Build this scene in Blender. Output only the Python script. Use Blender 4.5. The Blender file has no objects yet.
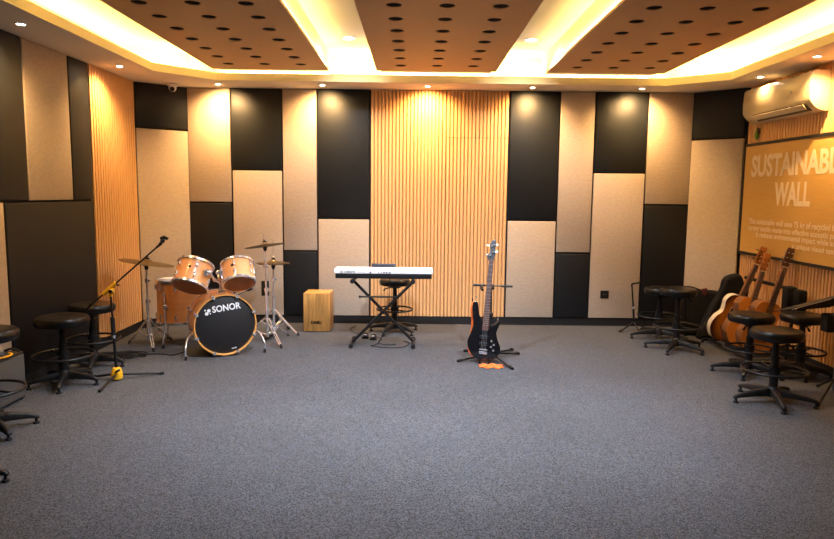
import bpy, bmesh, math, random
from mathutils import Vector, Matrix
PI = math.pi
random.seed(4)
S = bpy.context.scene
COL = S.collection
V = Vector

# ------------------------------------------------------------------ materials
def mat(name, col, rough=0.6, metal=0.0, noise=0.0, nscale=60.0, bump=0.0, bscale=200.0, spec=0.5, stretch=(1, 1, 1), coat=0.0, sheen=0.0):
    m = bpy.data.materials.new(name); m.use_nodes = True
    nt = m.node_tree; N = nt.nodes; L = nt.links
    b = N['Principled BSDF']
    b.inputs['Base Color'].default_value = (*col, 1)
    b.inputs['Roughness'].default_value = rough
    b.inputs['Metallic'].default_value = metal
    b.inputs['Specular IOR Level'].default_value = spec
    if coat: b.inputs['Coat Weight'].default_value = coat; b.inputs['Coat Roughness'].default_value = 0.08
    if sheen: b.inputs['Sheen Weight'].default_value = sheen
    if noise or bump:
        tc = N.new('ShaderNodeTexCoord'); mp = N.new('ShaderNodeMapping'); mp.inputs['Scale'].default_value = stretch
        L.new(tc.outputs['Object'], mp.inputs['Vector'])
    if noise:
        n = N.new('ShaderNodeTexNoise'); n.inputs['Scale'].default_value = nscale; n.inputs['Detail'].default_value = 4
        L.new(mp.outputs['Vector'], n.inputs['Vector'])
        r = N.new('ShaderNodeValToRGB')
        r.color_ramp.elements[0].position = .3; r.color_ramp.elements[1].position = .7
        r.color_ramp.elements[0].color = (*[c * (1 - noise) for c in col], 1)
        r.color_ramp.elements[1].color = (*[min(1, c * (1 + noise)) for c in col], 1)
        L.new(n.outputs['Fac'], r.inputs['Fac']); L.new(r.outputs['Color'], b.inputs['Base Color'])
    if bump:
        n2 = N.new('ShaderNodeTexNoise'); n2.inputs['Scale'].default_value = bscale; n2.inputs['Detail'].default_value = 2
        L.new(mp.outputs['Vector'], n2.inputs['Vector'])
        bp = N.new('ShaderNodeBump'); bp.inputs['Strength'].default_value = bump; bp.inputs['Distance'].default_value = .004
        L.new(n2.outputs['Fac'], bp.inputs['Height']); L.new(bp.outputs['Normal'], b.inputs['Normal'])
    return m

def emit(name, col, strength):
    m = bpy.data.materials.new(name); m.use_nodes = True
    b = m.node_tree.nodes['Principled BSDF']
    b.inputs['Base Color'].default_value = (*col, 1)
    b.inputs['Emission Color'].default_value = (*col, 1); b.inputs['Emission Strength'].default_value = strength
    return m

M = dict(
    beige=mat('beige_fabric', (.50, .415, .325), .9, noise=.07, nscale=25, bump=.5, bscale=420, spec=.2, stretch=(1, 1, 2)),
    charcoal=mat('charcoal_fabric', (.0105, .0125, .015), .42, noise=.2, nscale=300, bump=.35, bscale=300, spec=.27),
    slat=mat('slat_laminate', (.76, .45, .20), .5, noise=.05, nscale=8, stretch=(20, 20, .5), spec=.35),
    groove=mat('slat_backing', (.58, .325, .135), .7),
    black_trim=mat('black_trim', (.012, .012, .013), .55),
    wall_dark=mat('dark_wall_paint', (.012, .012, .013), .8),
    wall_rear=mat('rear_wall_paint', (.12, .10, .085), .85),
    lip=mat('led_glow_tinted_paint', (.92, .82, .52), .7),  # yellow LED glow on the cove lip is put into its colour
    soffit=mat('warm_white_paint', (.80, .72, .58), .85, spec=.2),
    gypsum=mat('white_ceiling_paint', (.80, .76, .70), .85, spec=.2),
    board=mat('tan_ceiling_board', (.68, .41, .18), .6, noise=.06, nscale=6, stretch=(30, 2, 1), spec=.3),
    void=mat('black_void', (.006, .006, .006), .9, spec=.1),
    chrome=mat('chrome', (.80, .83, .88), .16, .82),
    steel=mat('dull_steel', (.45, .46, .48), .35, .8),
    bronze=mat('cymbal_bronze', (.20, .145, .075), .38, 1.0, noise=.12, nscale=30),
    amber=mat('amber_lacquer', (.76, .33, .11), .36, noise=.07, nscale=7, stretch=(1, 1, 5), coat=.2),
    maple=mat('maple_ply', (.62, .33, .11), .45),
    hoopwood=mat('amber_hoop', (.72, .34, .09), .3, coat=.5),
    bd_head=mat('black_drumhead', (.010, .010, .011), .5),
    white_ink=mat('white_print', (.82, .82, .82), .5),
    black=mat('black_metal', (.008, .008, .0085), .40, spec=.32),
    rubber=mat('black_rubber', (.008, .008, .008), .7, spec=.32),
    plastic=mat('black_plastic', (.008, .008, .0085), .45, spec=.32),
    vinyl=mat('black_vinyl', (.008, .0072, .0068), .30, bump=.08, bscale=260, spec=.3),
    yellow=mat('yellow_plastic', (.80, .42, .012), .4),
    white=mat('white_plastic', (.84, .83, .82), .35),
    grey=mat('grey_print', (.16, .16, .17), .6),
    bluegrey=mat('blue_grey_plastic', (.10, .115, .16), .4),
    dark_slate=mat('dark_slate_plastic', (.022, .024, .034), .45),
    cajon=mat('cajon_wood', (.60, .315, .085), .4, noise=.30, nscale=3.5, stretch=(9, 9, 1.0), coat=.15),
    cajon_side=mat('cajon_side_wood', (.36, .20, .07), .45, noise=.15, nscale=3, stretch=(9, 9, 1)),
    bass_black=mat('gloss_black_lacquer', (.006, .006, .007), .15, coat=.8),
    rosewood=mat('rosewood', (.085, .034, .022), .5, noise=.25, nscale=14, stretch=(6, 6, 1)),
    head_grey=mat('silver_grey_lacquer', (.07, .075, .08), .25, coat=.5),
    orange=mat('orange_cloth', (.86, .14, .015), .7),
    sign=mat('sign_face', (.66, .40, .115), .45, noise=.05, nscale=5, stretch=(1, 1, 12), spec=.4),
    sign_ink=mat('sign_print', (.88, .74, .55), .5),
    ac=mat('cream_plastic', (.72, .63, .42), .3, coat=.3),
    ac_dark=mat('dark_louvre', (.10, .085, .05), .6),
    green=mat('green_plush', (.17, .36, .04), .8, noise=.2, nscale=40),
    brown=mat('brown_plush', (.13, .05, .02), .8),
    bag=mat('black_nylon', (.007, .007, .0075), .75, bump=.3, bscale=60, spec=.2),
    bag_red=mat('dark_red_nylon', (.06, .008, .011), .7),
    cream=mat('cream_binding', (.80, .70, .50), .4),
    brownwood=mat('brown_wood', (.20, .075, .022), .35, noise=.2, nscale=6, stretch=(1, 1, 8), coat=.4),
    orangewood=mat('orange_wood', (.58, .22, .035), .3, noise=.12, nscale=5, stretch=(12, 12, 1), coat=.5),
    headwood=mat('headstock_wood', (.34, .12, .03), .3, coat=.5),
    gold=mat('brass_tuner', (.70, .50, .25), .3, 1.0),
    amp_grille=mat('grey_grille_cloth', (.085, .085, .085), .9, noise=.2, nscale=300, bump=.5, bscale=500),
    pole_grey=mat('grey_metal', (.20, .20, .20), .45, .6),
    lamp=emit('lamp_glow', (1, .88, .72), 60),
    clear_head=None, carpet=None, sunburst=None)

def carpet():
    m = bpy.data.materials.new('grey_carpet'); m.use_nodes = True
    nt = m.node_tree; N = nt.nodes; L = nt.links; b = N['Principled BSDF']
    b.inputs['Roughness'].default_value = .95; b.inputs['Specular IOR Level'].default_value = .15
    b.inputs['Sheen Weight'].default_value = .15
    tc = N.new('ShaderNodeTexCoord')
    n1 = N.new('ShaderNodeTexNoise'); n1.inputs['Scale'].default_value = 110; n1.inputs['Detail'].default_value = 3; n1.inputs['Roughness'].default_value = .7
    n2 = N.new('ShaderNodeTexNoise'); n2.inputs['Scale'].default_value = .9; n2.inputs['Detail'].default_value = 5
    n3 = N.new('ShaderNodeTexVoronoi'); n3.inputs['Scale'].default_value = 95
    for n in (n1, n2, n3): L.new(tc.outputs['Object'], n.inputs['Vector'])
    r = N.new('ShaderNodeValToRGB'); e = r.color_ramp.elements
    e[0].position = .33; e[0].color = (.009, .0092, .011, 1); e[1].position = .67; e[1].color = (.084, .089, .100, 1)
    n4 = N.new('ShaderNodeTexVoronoi'); n4.inputs['Scale'].default_value = 210; L.new(tc.outputs['Object'], n4.inputs['Vector'])
    sp = N.new('ShaderNodeSeparateColor'); L.new(n4.outputs['Color'], sp.inputs[0])
    mv = N.new('ShaderNodeMix'); mv.inputs[0].default_value = .45; L.new(sp.outputs[0], mv.inputs[2]); L.new(n1.outputs['Fac'], mv.inputs[3])
    L.new(mv.outputs[0], r.inputs['Fac'])
    r2 = N.new('ShaderNodeValToRGB'); e = r2.color_ramp.elements
    e[0].position = .35; e[0].color = (.86, .86, .86, 1); e[1].position = .65; e[1].color = (1.08, 1.08, 1.08, 1)
    L.new(n2.outputs['Fac'], r2.inputs['Fac'])
    mx = N.new('ShaderNodeMix'); mx.data_type = 'RGBA'; mx.blend_type = 'MULTIPLY'; mx.inputs[0].default_value = 1
    L.new(r.outputs['Color'], mx.inputs[6]); L.new(r2.outputs['Color'], mx.inputs[7])
    L.new(mx.outputs[2], b.inputs['Base Color'])
    bp = N.new('ShaderNodeBump'); bp.inputs['Strength'].default_value = .25; bp.inputs['Distance'].default_value = .004
    L.new(n3.outputs['Distance'], bp.inputs['Height']); L.new(bp.outputs['Normal'], b.inputs['Normal'])
    return m
M['carpet'] = carpet()

def clear_head():
    m = bpy.data.materials.new('clear_drumhead'); m.use_nodes = True
    b = m.node_tree.nodes['Principled BSDF']
    b.inputs['Base Color'].default_value = (.5, .36, .22, 1); b.inputs['Roughness'].default_value = .25
    b.inputs['Alpha'].default_value = .25
    return m
M['clear_head'] = clear_head()

def sunburst():
    m = bpy.data.materials.new('sunburst_lacquer'); m.use_nodes = True
    nt = m.node_tree; N = nt.nodes; L = nt.links; b = N['Principled BSDF']
    b.inputs['Roughness'].default_value = .25; b.inputs['Coat Weight'].default_value = .5
    tc = N.new('ShaderNodeTexCoord'); sx = N.new('ShaderNodeSeparateXYZ'); L.new(tc.outputs['Object'], sx.inputs[0])
    # elliptical distance from the middle of the lower bout, in the guitar's own coordinates
    def mth(op, a, bb):
        n = N.new('ShaderNodeMath'); n.operation = op
        for i, x in enumerate((a, bb)):
            if isinstance(x, (int, float)): n.inputs[i].default_value = x
            else: L.new(x, n.inputs[i])
        return n.outputs[0]
    u = mth('DIVIDE', sx.outputs['X'], .19); v = mth('DIVIDE', mth('SUBTRACT', sx.outputs['Y'], .23), .27)
    d = mth('SQRT', mth('ADD', mth('MULTIPLY', u, u), mth('MULTIPLY', v, v)), 0)
    r = N.new('ShaderNodeValToRGB'); e = r.color_ramp.elements
    e[0].position = .55; e[0].color = (.56, .19, .025, 1); e[1].position = .92; e[1].color = (.07, .02, .008, 1)
    L.new(d, r.inputs['Fac']); L.new(r.outputs['Color'], b.inputs['Base Color'])
    return m
M['sunburst'] = sunburst()

# ------------------------------------------------------------------ mesh helpers
class MB:
    """collects shapes into one mesh"""
    def __init__(s): s.bm = bmesh.new()
    def add(s, verts, faces):
        vs = [s.bm.verts.new(v) for v in verts]
        for f in faces:
            try: s.bm.faces.new([vs[i] for i in f])
            except ValueError: pass
        return vs
    def box(s, a, b, bevel=0, mtx=None, seg=2):
        x0, y0, z0 = a; x1, y1, z1 = b
        t = bmesh.new()
        vs = [t.verts.new(p) for p in ((x0, y0, z0), (x1, y0, z0), (x1, y1, z0), (x0, y1, z0), (x0, y0, z1), (x1, y0, z1), (x1, y1, z1), (x0, y1, z1))]
        for f in ((0, 3, 2, 1), (4, 5, 6, 7), (0, 1, 5, 4), (1, 2, 6, 5), (2, 3, 7, 6), (3, 0, 4, 7)): t.faces.new([vs[i] for i in f])
        if bevel: bmesh.ops.bevel(t, geom=t.edges[:], offset=bevel, segments=seg, affect='EDGES', profile=.5)
        s.merge(t, mtx); return s
    def merge(s, t, mtx=None):
        t.verts.ensure_lookup_table(); mp = {}
        for v in t.verts: mp[v] = s.bm.verts.new(mtx @ v.co if mtx else v.co)
        for f in t.faces: s.bm.faces.new([mp[v] for v in f.verts])
        t.free()
    def lathe(s, prof, mtx=None, seg=32, a0=0, a1=2 * PI):
        """prof: (r, z) list turned about z"""
        full = abs(a1 - a0 - 2 * PI) < 1e-6
        n = seg if full else seg + 1
        rings = []
        for r, z in prof:
            if r < 1e-6:
                p = V((0, 0, z)); rings.append([s.bm.verts.new(mtx @ p if mtx else p)])
            else:
                ring = []
                for i in range(n):
                    a = a0 + (a1 - a0) * i / seg
                    p = V((r * math.cos(a), r * math.sin(a), z)); ring.append(s.bm.verts.new(mtx @ p if mtx else p))
                rings.append(ring)
        for A, B in zip(rings[:-1], rings[1:]):
            for i in range(seg):
                j = (i + 1) % n
                if len(A) == 1 and len(B) == 1: continue
                if len(A) == 1: s.bm.faces.new((A[0], B[j], B[i]))
                elif len(B) == 1: s.bm.faces.new((A[i], A[j], B[0]))
                else: s.bm.faces.new((A[i], A[j], B[j], B[i]))
        return s
    def tube(s, pts, r, seg=10, closed=False, cap=True):
        pts = [V(p) for p in pts]; n = len(pts)
        rs = r if isinstance(r, (list, tuple)) else [r] * n
        rings = []; ref = None
        for i, p in enumerate(pts):
            if closed: t = pts[(i + 1) % n] - pts[i - 1]
            else: t = pts[min(i + 1, n - 1)] - pts[max(i - 1, 0)]
            t.normalize()
            if ref is None: ref = t.orthogonal().normalized()
            ref = (ref - t * ref.dot(t))
            if ref.length < 1e-6: ref = t.orthogonal()
            ref.normalize(); o = t.cross(ref)
            rings.append([s.bm.verts.new(p + (ref * math.cos(2 * PI * k / seg) + o * math.sin(2 * PI * k / seg)) * rs[i]) for k in range(seg)])
        m = n if closed else n - 1
        for i in range(m):
            A, B = rings[i], rings[(i + 1) % n]
            off = 0
            if closed and i == n - 1:
                off = min(range(seg), key=lambda q: (A[0].co - B[q].co).length)
            for k in range(seg):
                s.bm.faces.new((A[k], A[(k + 1) % seg], B[(k + 1 + off) % seg], B[(k + off) % seg]))
        if cap and not closed:
            s.bm.faces.new(rings[0][::-1]); s.bm.faces.new(rings[-1])
        return s
    def cyl(s, a, b, r, r2=None, seg=14):
        return s.tube([a, b], [r, r if r2 is None else r2], seg)
    def ring(s, c, R, r, mtx=None, seg=40, s2=8):
        pts = [V(c) + V((R * math.cos(2 * PI * i / seg), R * math.sin(2 * PI * i / seg), 0)) for i in range(seg)]
        if mtx: pts = [mtx @ p for p in pts]
        return s.tube(pts, r, s2, closed=True)
    def ball(s, c, r, sc=(1, 1, 1), seg=14, mtx=None):
        c = V(c)
        T = Matrix.Translation(c) @ Matrix.Diagonal((sc[0], sc[1], sc[2], 1))
        if mtx: T = mtx @ T
        k = max(6, seg // 2)
        prof = [(r * math.sin(PI * i / k), -r * math.cos(PI * i / k)) for i in range(k + 1)]
        return s.lathe(prof, T, seg)
    def prism(s, outline, z0, z1, mtx=None, bevel=0, seg=2):
        t = bmesh.new()
        a = [t.verts.new((x, y, z0)) for x, y in outline]; b = [t.verts.new((x, y, z1)) for x, y in outline]
        n = len(a)
        t.faces.new(a[::-1]); t.faces.new(b)
        for i in range(n): t.faces.new((a[i], a[(i + 1) % n], b[(i + 1) % n], b[i]))
        bmesh.ops.recalc_face_normals(t, faces=t.faces[:])
        if bevel:
            es = [e for e in t.edges if abs(e.verts[0].co.z - e.verts[1].co.z) < 1e-7]
            bmesh.ops.bevel(t, geom=es, offset=bevel, segments=seg, affect='EDGES', profile=.5)
        s.merge(t, mtx); return s
    def build(s, name, m, parent=None, loc=None, smooth=True, angle=38, recalc=True):
        bm = s.bm
        if recalc: bmesh.ops.recalc_face_normals(bm, faces=bm.faces[:])
        for f in bm.faces: f.smooth = smooth
        if smooth:
            for e in bm.edges:
                if len(e.link_faces) == 2 and e.calc_face_angle(0) > math.radians(angle): e.smooth = False
        me = bpy.data.meshes.new(name); bm.to_mesh(me); bm.free()
        me.materials.append(M[m] if isinstance(m, str) else m)
        o = bpy.data.objects.new(name, me); COL.objects.link(o)
        if parent: o.parent = parent
        if loc: o.location = loc
        return o

def tag(o, label=None, cat=None, group=None, kind=None):
    if label: o['label'] = label
    if cat: o['category'] = cat
    if group: o['group'] = group
    if kind: o['kind'] = kind
    return o
def thing(name, label, cat, loc=(0, 0, 0), rz=0, group=None):
    o = bpy.data.objects.new(name, None); COL.objects.link(o)
    o.empty_display_size = .1; o.location = loc; o.rotation_euler = (0, 0, rz)
    return tag(o, label, cat, group)
def struct(o): o['kind'] = 'structure'; return o
def frame(o, z, x=None):
    """matrix at o, local z along z, local x near x"""
    z = V(z).normalized(); x = V(x) if x else z.orthogonal()
    x = (x - z * x.dot(z)).normalized(); y = z.cross(x)
    m = Matrix((x, y, z)).transposed().to_4x4(); m.translation = V(o); return m
def spline(pts, n=8, closed=False):
    pts = [V(p) for p in pts]; out = []; N = len(pts)
    rng = range(N) if closed else range(N - 1)
    for i in rng:
        g = (lambda k: pts[k % N]) if closed else (lambda k: pts[max(0, min(N - 1, k))])
        p0, p1, p2, p3 = g(i - 1), g(i), g(i + 1), g(i + 2)
        for j in range(n):
            t = j / n
            out.append(.5 * ((2 * p1) + (p2 - p0) * t + (2 * p0 - 5 * p1 + 4 * p2 - p3) * t * t + (-p0 + 3 * p1 - 3 * p2 + p3) * t ** 3))
    if not closed: out.append(pts[-1])
    return out
def spl2(pts, n=6):
    return [(p.x, p.y) for p in spline([(x, y, 0) for x, y in pts], n, True)]

def text_bm(body, width, height, weight=0.0, depth=.001, skew=0.0, spacing=1.0):
    """letters as a flat mesh scaled to width x height, lower left corner at 0,0, thickness depth"""
    cu = bpy.data.curves.new('t', 'FONT'); cu.body = body; cu.size = 1; cu.offset = weight; cu.space_character = spacing
    cu.extrude = .5; cu.shear = skew; cu.resolution_u = 3
    ob = bpy.data.objects.new('t', cu); COL.objects.link(ob)
    dg = bpy.context.evaluated_depsgraph_get(); me = bpy.data.meshes.new_from_object(ob.evaluated_get(dg))
    bpy.data.objects.remove(ob); bpy.data.curves.remove(cu)
    xs = [v.co.x for v in me.vertices]; ys = [v.co.y for v in me.vertices]
    x0, x1, y0, y1 = min(xs), max(xs), min(ys), max(ys)
    sx = width / (x1 - x0); sy = height / (y1 - y0)
    bm = bmesh.new(); bm.from_mesh(me); bpy.data.meshes.remove(me)
    for v in bm.verts: v.co = V(((v.co.x - x0) * sx, (v.co.y - y0) * sy, (v.co.z + .5) * depth))
    return bm

# ------------------------------------------------------------------ room dimensions
D, H = 7.576, 2.624
XL, XR, YB = -2.978, 3.495, -1.3
CL, CLY = -2.539, 7.177          # left chamfer: (XL, CLY) - (CL, D)
CR, CRY = 3.070, 7.142           # right chamfer
ZU = 2.93                        # upper ceiling

# floor
o = MB(); o.add([(XL - .1, YB - .1, 0), (XR + .1, YB - .1, 0), (XR + .1, D + .1, 0), (XL - .1, D + .1, 0)], [(0, 1, 2, 3)])
struct(o.build('floor', 'carpet', smooth=False))

def wall(name, a, b, m, z1=3.0, t=.1):
    a, b = V((*a, 0)), V((*b, 0)); d = (b - a).normalized(); n = V((-d.y, d.x, 0))   # n points out of the room
    q = MB(); p = [a, b, b + n * t, a + n * t]
    vs = [(v.x, v.y, -.05) for v in p] + [(v.x, v.y, z1) for v in p]
    q.add(vs, [(0, 1, 2, 3), (4, 5, 6, 7), (0, 1, 5, 4), (1, 2, 6, 5), (2, 3, 7, 6), (3, 0, 4, 7)])
    return struct(q.build(name, m, smooth=False))
wall('wall_left', (XL, YB), (XL, CLY), 'wall_dark')
wall('wall_back_left', (XL, CLY), (CL, D), 'wall_dark')
wall('wall_back', (CL, D), (CR, D), 'wall_dark')
wall('wall_back_right', (CR, D), (XR, CRY), 'wall_dark')
wall('wall_right', (XR, CRY), (XR, YB), 'wall_dark')
wall('wall_rear', (XR, YB), (XL, YB), 'wall_rear')

def baseboard(name, a, b):
    a, b = V((*a, 0)), V((*b, 0)); d = (b - a).normalized(); n = V((d.y, -d.x, 0))
    t = .018; q = MB(); p = [a, b, b + n * t, a + n * t]
    vs = [(v.x, v.y, 0) for v in p] + [(v.x, v.y, .088) for v in p]
    q.add(vs, [(0, 1, 2, 3), (4, 5, 6, 7), (0, 1, 5, 4), (1, 2, 6, 5), (2, 3, 7, 6), (3, 0, 4, 7)])
    return struct(q.build(name, 'black_trim', smooth=False))
baseboard('baseboard_left', (XL, YB), (XL, CLY))
baseboard('baseboard_back_left', (XL, CLY), (CL, D))
baseboard('baseboard_back', (CL, D), (CR, D))
baseboard('baseboard_back_right', (CR, D), (XR, CRY))
baseboard('baseboard_right', (XR, CRY), (XR, YB))

# upper ceiling with the vertical faces of its recess
RW = [(-2.93, YB), (-2.93, 6.80), (-2.40, 7.30), (2.93, 7.30), (3.44, 6.90), (3.44, YB)]
q = MB()
lo = [(x, y, 2.65) for x, y in RW]; hi = [(x, y, ZU) for x, y in RW]
q.add(lo + hi, [(i, (i + 1) % 6, 6 + (i + 1) % 6, 6 + i) for i in range(6)])
q.add([(XL - .1, YB - .1, ZU), (XR + .1, YB - .1, ZU), (XR + .1, D + .1, ZU), (XL - .1, D + .1, ZU)], [(0, 1, 2, 3)])
struct(q.build('ceiling', 'gypsum', smooth=False, recalc=False))
# dropped soffit round the room with its raised lip
OUT = [(XL, YB), (XL, CLY), (CL, D), (CR, D), (XR, CRY), (XR, YB)]
INN = [(-2.47, YB + .5), (-2.51, 6.53), (-2.05, 7.04), (2.585, 7.10), (3.06, 6.69), (3.01, YB + .5)]
LIP = []
for i, (x, y) in enumerate(INN):
    c = V((.28, 3.2)); dvec = (V((x, y)) - c); s_ = .028 / .8
    LIP.append((x + (.025 if x > 0 else -.025), y + (.02 if y > 3 else -.02)))
q = MB()
n = 6
vs = [(x, y, H) for x, y in OUT] + [(x, y, H) for x, y in INN] + [(x, y, 2.70) for x, y in INN] + [(x, y, 2.70) for x, y in LIP] + [(x, y, 2.65) for x, y in LIP] + [(x, y, 2.65) for x, y in OUT]
def ring_faces(ks): return [(k * n + i, k * n + (i + 1) % n, (k + 1) * n + (i + 1) % n, (k + 1) * n + i) for k in ks for i in range(n)]
q.add(vs, ring_faces((0, 4)))
struct(q.build('trim_1', 'soffit', smooth=False))
q = MB(); q.add(vs, ring_faces((1, 2, 3)))
bmesh.ops.delete(q.bm, geom=[v for v in q.bm.verts if not v.link_faces], context='VERTS')
struct(q.build('trim_2', 'lip', smooth=False))

# perforated ceiling panels: a board with real round holes on a core that carries it
def perforated(x0, x1, label):
    y1 = 6.84; z0, z1 = 2.70, 2.722; r = .052
    t = thing('perforated_ceiling_board', label, 'ceiling panel', ((x0 + x1) / 2, 3.1, z0), group='perforated ceiling panels')
    t['kind'] = 'thing'; ox, oy = (x0 + x1) / 2, 3.1
    p = .345; ny = 22; yend = y1 - .115 - p / 2 + p / 2
    cx = [ox - p, ox, ox + p]; cy = [y1 - .285 - p * k for k in range(ny)]
    xs = [x0, ox - 1.5 * p, ox - .5 * p, ox + .5 * p, ox + 1.5 * p, x1]
    ys = [y1] + [y1 - .285 + p / 2 - p * k for k in range(ny + 1)]
    q = MB(); bm = q.bm
    def quad(a, b, c, d, z):
        f = [bm.verts.new((u - ox, v - oy, z - z0)) for u, v in ((a, c), (b, c), (b, d), (a, d))]
        bm.faces.new(f)
    seg = 24
    for i in range(5):
        for k in range(len(ys) - 1):
            a, b, c, d = xs[i], xs[i + 1], ys[k + 1], ys[k]
            if i in (0, 4) or k == 0:
                quad(a, b, c, d, z0); continue
            mx, my = (a + b) / 2, (c + d) / 2
            sq = []; ci = []
            for m in range(seg):
                an = PI / 4 + 2 * PI * m / seg; ca, sa = math.cos(an), math.sin(an); e = max(abs(ca), abs(sa))
                sq.append(bm.verts.new((mx + ca / e * (b - a) / 2 - ox, my + sa / e * (d - c) / 2 - oy, 0)))
                ci.append(bm.verts.new((mx + ca * r - ox, my + sa * r - oy, 0)))
            up = [bm.verts.new((v.co.x, v.co.y, .005)) for v in ci]
            for m in range(seg):
                j = (m + 1) % seg
                bm.faces.new((sq[m], sq[j], ci[j], ci[m])); bm.faces.new((ci[m], ci[j], up[j], up[m]))
    ye = ys[-1]
    # rim and top
    cs = [(x0, ye), (x1, ye), (x1, y1), (x0, y1)]
    vs = [(x - ox, y - oy, 0) for x, y in cs] + [(x - ox, y - oy, z1 - z0) for x, y in cs]
    q.add(vs, [(i, (i + 1) % 4, 4 + (i + 1) % 4, 4 + i) for i in range(4)])
    q.build('board', 'board', t, smooth=False, recalc=False)
    q = MB(); q.box((x0 + .01 - ox, ye + .01 - oy, .0055), (x1 - .01 - ox, y1 - .01 - oy, .021)); q.build('hole_backing', 'void', t, smooth=False)
    q = MB(); q.box((x0 + .03 - ox, ye - oy, .0225), (x1 - .03 - ox, 7.299 - oy, ZU - z0 - .001)); tag(q.build('core', 'gypsum', t, smooth=False), 'white side box above the tan board')
    return t
perforated(-2.03, -.875, 'tan perforated ceiling panel above the drum kit, with black round holes')
perforated(-.40, .785, 'tan perforated ceiling panel in the middle, above the keyboard and bass guitar')
perforated(1.29, 2.46, 'tan perforated ceiling panel nearest the air conditioner, with black round holes')

# ------------------------------------------------------------------ wall panels
def panel(a, b, s0, s1, z0, z1, m, label, th=.036, name='sound_absorber'):
    """upholstered panel on the wall line a->b (room on its right), between s0 and s1 metres along it"""
    a, b = V((*a, 0)), V((*b, 0)); d = (b - a).normalized(); nn = V((d.y, -d.x, 0))
    mid = a + d * ((s0 + s1) / 2); w = s1 - s0; h = z1 - z0
    mt = Matrix((d, nn, V((0, 0, 1)))).transposed().to_4x4()
    q = MB(); q.box((-w / 2, .0005, 0), (w / 2, th, h), bevel=.006, seg=3, mtx=mt)
    o = q.build(name, m, loc=(mid.x, mid.y, z0))
    return tag(o, label, 'wall panel', 'upholstered wall panels', 'thing')
g = .009; ZB = .094; ZT = H - .004
cols = [(-2.539, -2.053, 1.365, 'beige', 'charcoal', 'first full-width column beside the drum corner'),
        (-2.053, -1.489, 1.732, 'charcoal', 'beige', 'column behind the two rack toms and cymbals'),
        (-1.489, -1.10, .829, 'beige', 'charcoal', 'narrow column behind the wooden cajon'),
        (-1.10, -.514, 1.20, 'charcoal', 'beige', 'column beside the slats, behind the keyboard'),
        (1.033, 1.589, 1.20, 'charcoal', 'beige', 'column beside the slats, to the bass guitar side'),
        (1.589, 1.983, .835, 'beige', 'charcoal', 'narrow column next to the wall socket'),
        (1.983, 2.567, 1.741, 'charcoal', 'beige', 'column holding the wall socket'),
        (2.567, 3.070, 1.389, 'beige', 'charcoal', 'column behind the two stools by the gig bags')]
nm = {'beige': 'beige fabric', 'charcoal': 'black fabric'}
tops = ['beige upper wall panel above the black one behind the left-hand drum tom',
        'tall black upper wall panel on the back wall straight above the right-hand drum tom',
        'narrow beige upper wall panel above the cajon, longer than its black lower half',
        'black upper wall panel bordering the slats above the keyboard',
        'black upper wall panel bordering the slats on the bass guitar side',
        'narrow beige upper wall panel between bass guitar and hooked stand, above a short black one',
        'short black upper wall panel above the tall beige one near the small hooked stand',
        'beige upper wall panel next to the slanted corner, above the stools by the gig bags']
lows = ['black lower wall panel behind the left-hand drum tom and bass drum',
        'beige lower wall panel behind the pair of cymbal stands',
        'short black lower wall panel right behind the wooden cajon',
        'beige lower wall panel behind the keyboard, beside the slats',
        'beige lower wall panel beside the slats, next to the bass guitar',
        'short narrow black lower wall panel between the bass guitar and the hooked stand',
        'tall beige lower wall panel with a black socket, beside the small hooked stand',
        'black lower back wall panel behind the two stools by the gig bags']
for i, (x0, x1, zs, mt_, mb_, _) in enumerate(cols):
    panel((CL, D), (CR, D), x0 - CL + g, x1 - CL - g, zs + g, ZT, mt_, tops[i])
    panel((CL, D), (CR, D), x0 - CL + g, x1 - CL - g, ZB, zs - g, mb_, lows[i])
lenL = math.hypot(CL - XL, D - CLY); lenR = math.hypot(XR - CR, D - CRY)
panel((XL, CLY), (CL, D), .012, lenL - .02, 2.154 + g, ZT, 'charcoal', 'short black upper wall panel in the slanted corner under the camera dome')
panel((XL, CLY), (CL, D), .012, lenL - .02, ZB, 2.154 - g, 'beige', 'tall beige lower wall panel in the slanted corner behind the hanging cymbal')
panel((CR, D), (XR, CRY), .02, lenR - .03, 2.11 + g, ZT, 'charcoal', 'short black upper wall panel in the slanted corner beside the air conditioner')
panel((CR, D), (XR, CRY), .02, lenR - .03, ZB, 2.11 - g, 'beige', 'tall beige lower wall panel in the slanted corner behind the gig bags')
Y0 = YB
def lp(ya, yb, z0, z1, m, label): panel((XL, YB), (XL, CLY), ya - Y0 + g, yb - Y0 - g, z0, z1, m, label, th=.028)
lp(4.35, 5.152, 1.405 + g, ZT, 'charcoal', 'black upper side wall panel at the left frame edge')
lp(5.152, 5.815, 1.400 + g, ZT, 'beige', 'beige upper side wall panel between two black ones above the stools')
lp(5.815, 6.172, 1.400 + g, ZT, 'charcoal', 'narrow black upper side wall panel bordering the orange slats')
lp(4.826, 6.172, ZB, 1.400 - g, 'charcoal', 'wide black lower side wall panel behind the stools by the microphone stand')
lp(4.20, 4.826, ZB, 1.405 - g, 'beige', 'beige lower side wall panel behind the small amplifier')

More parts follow.
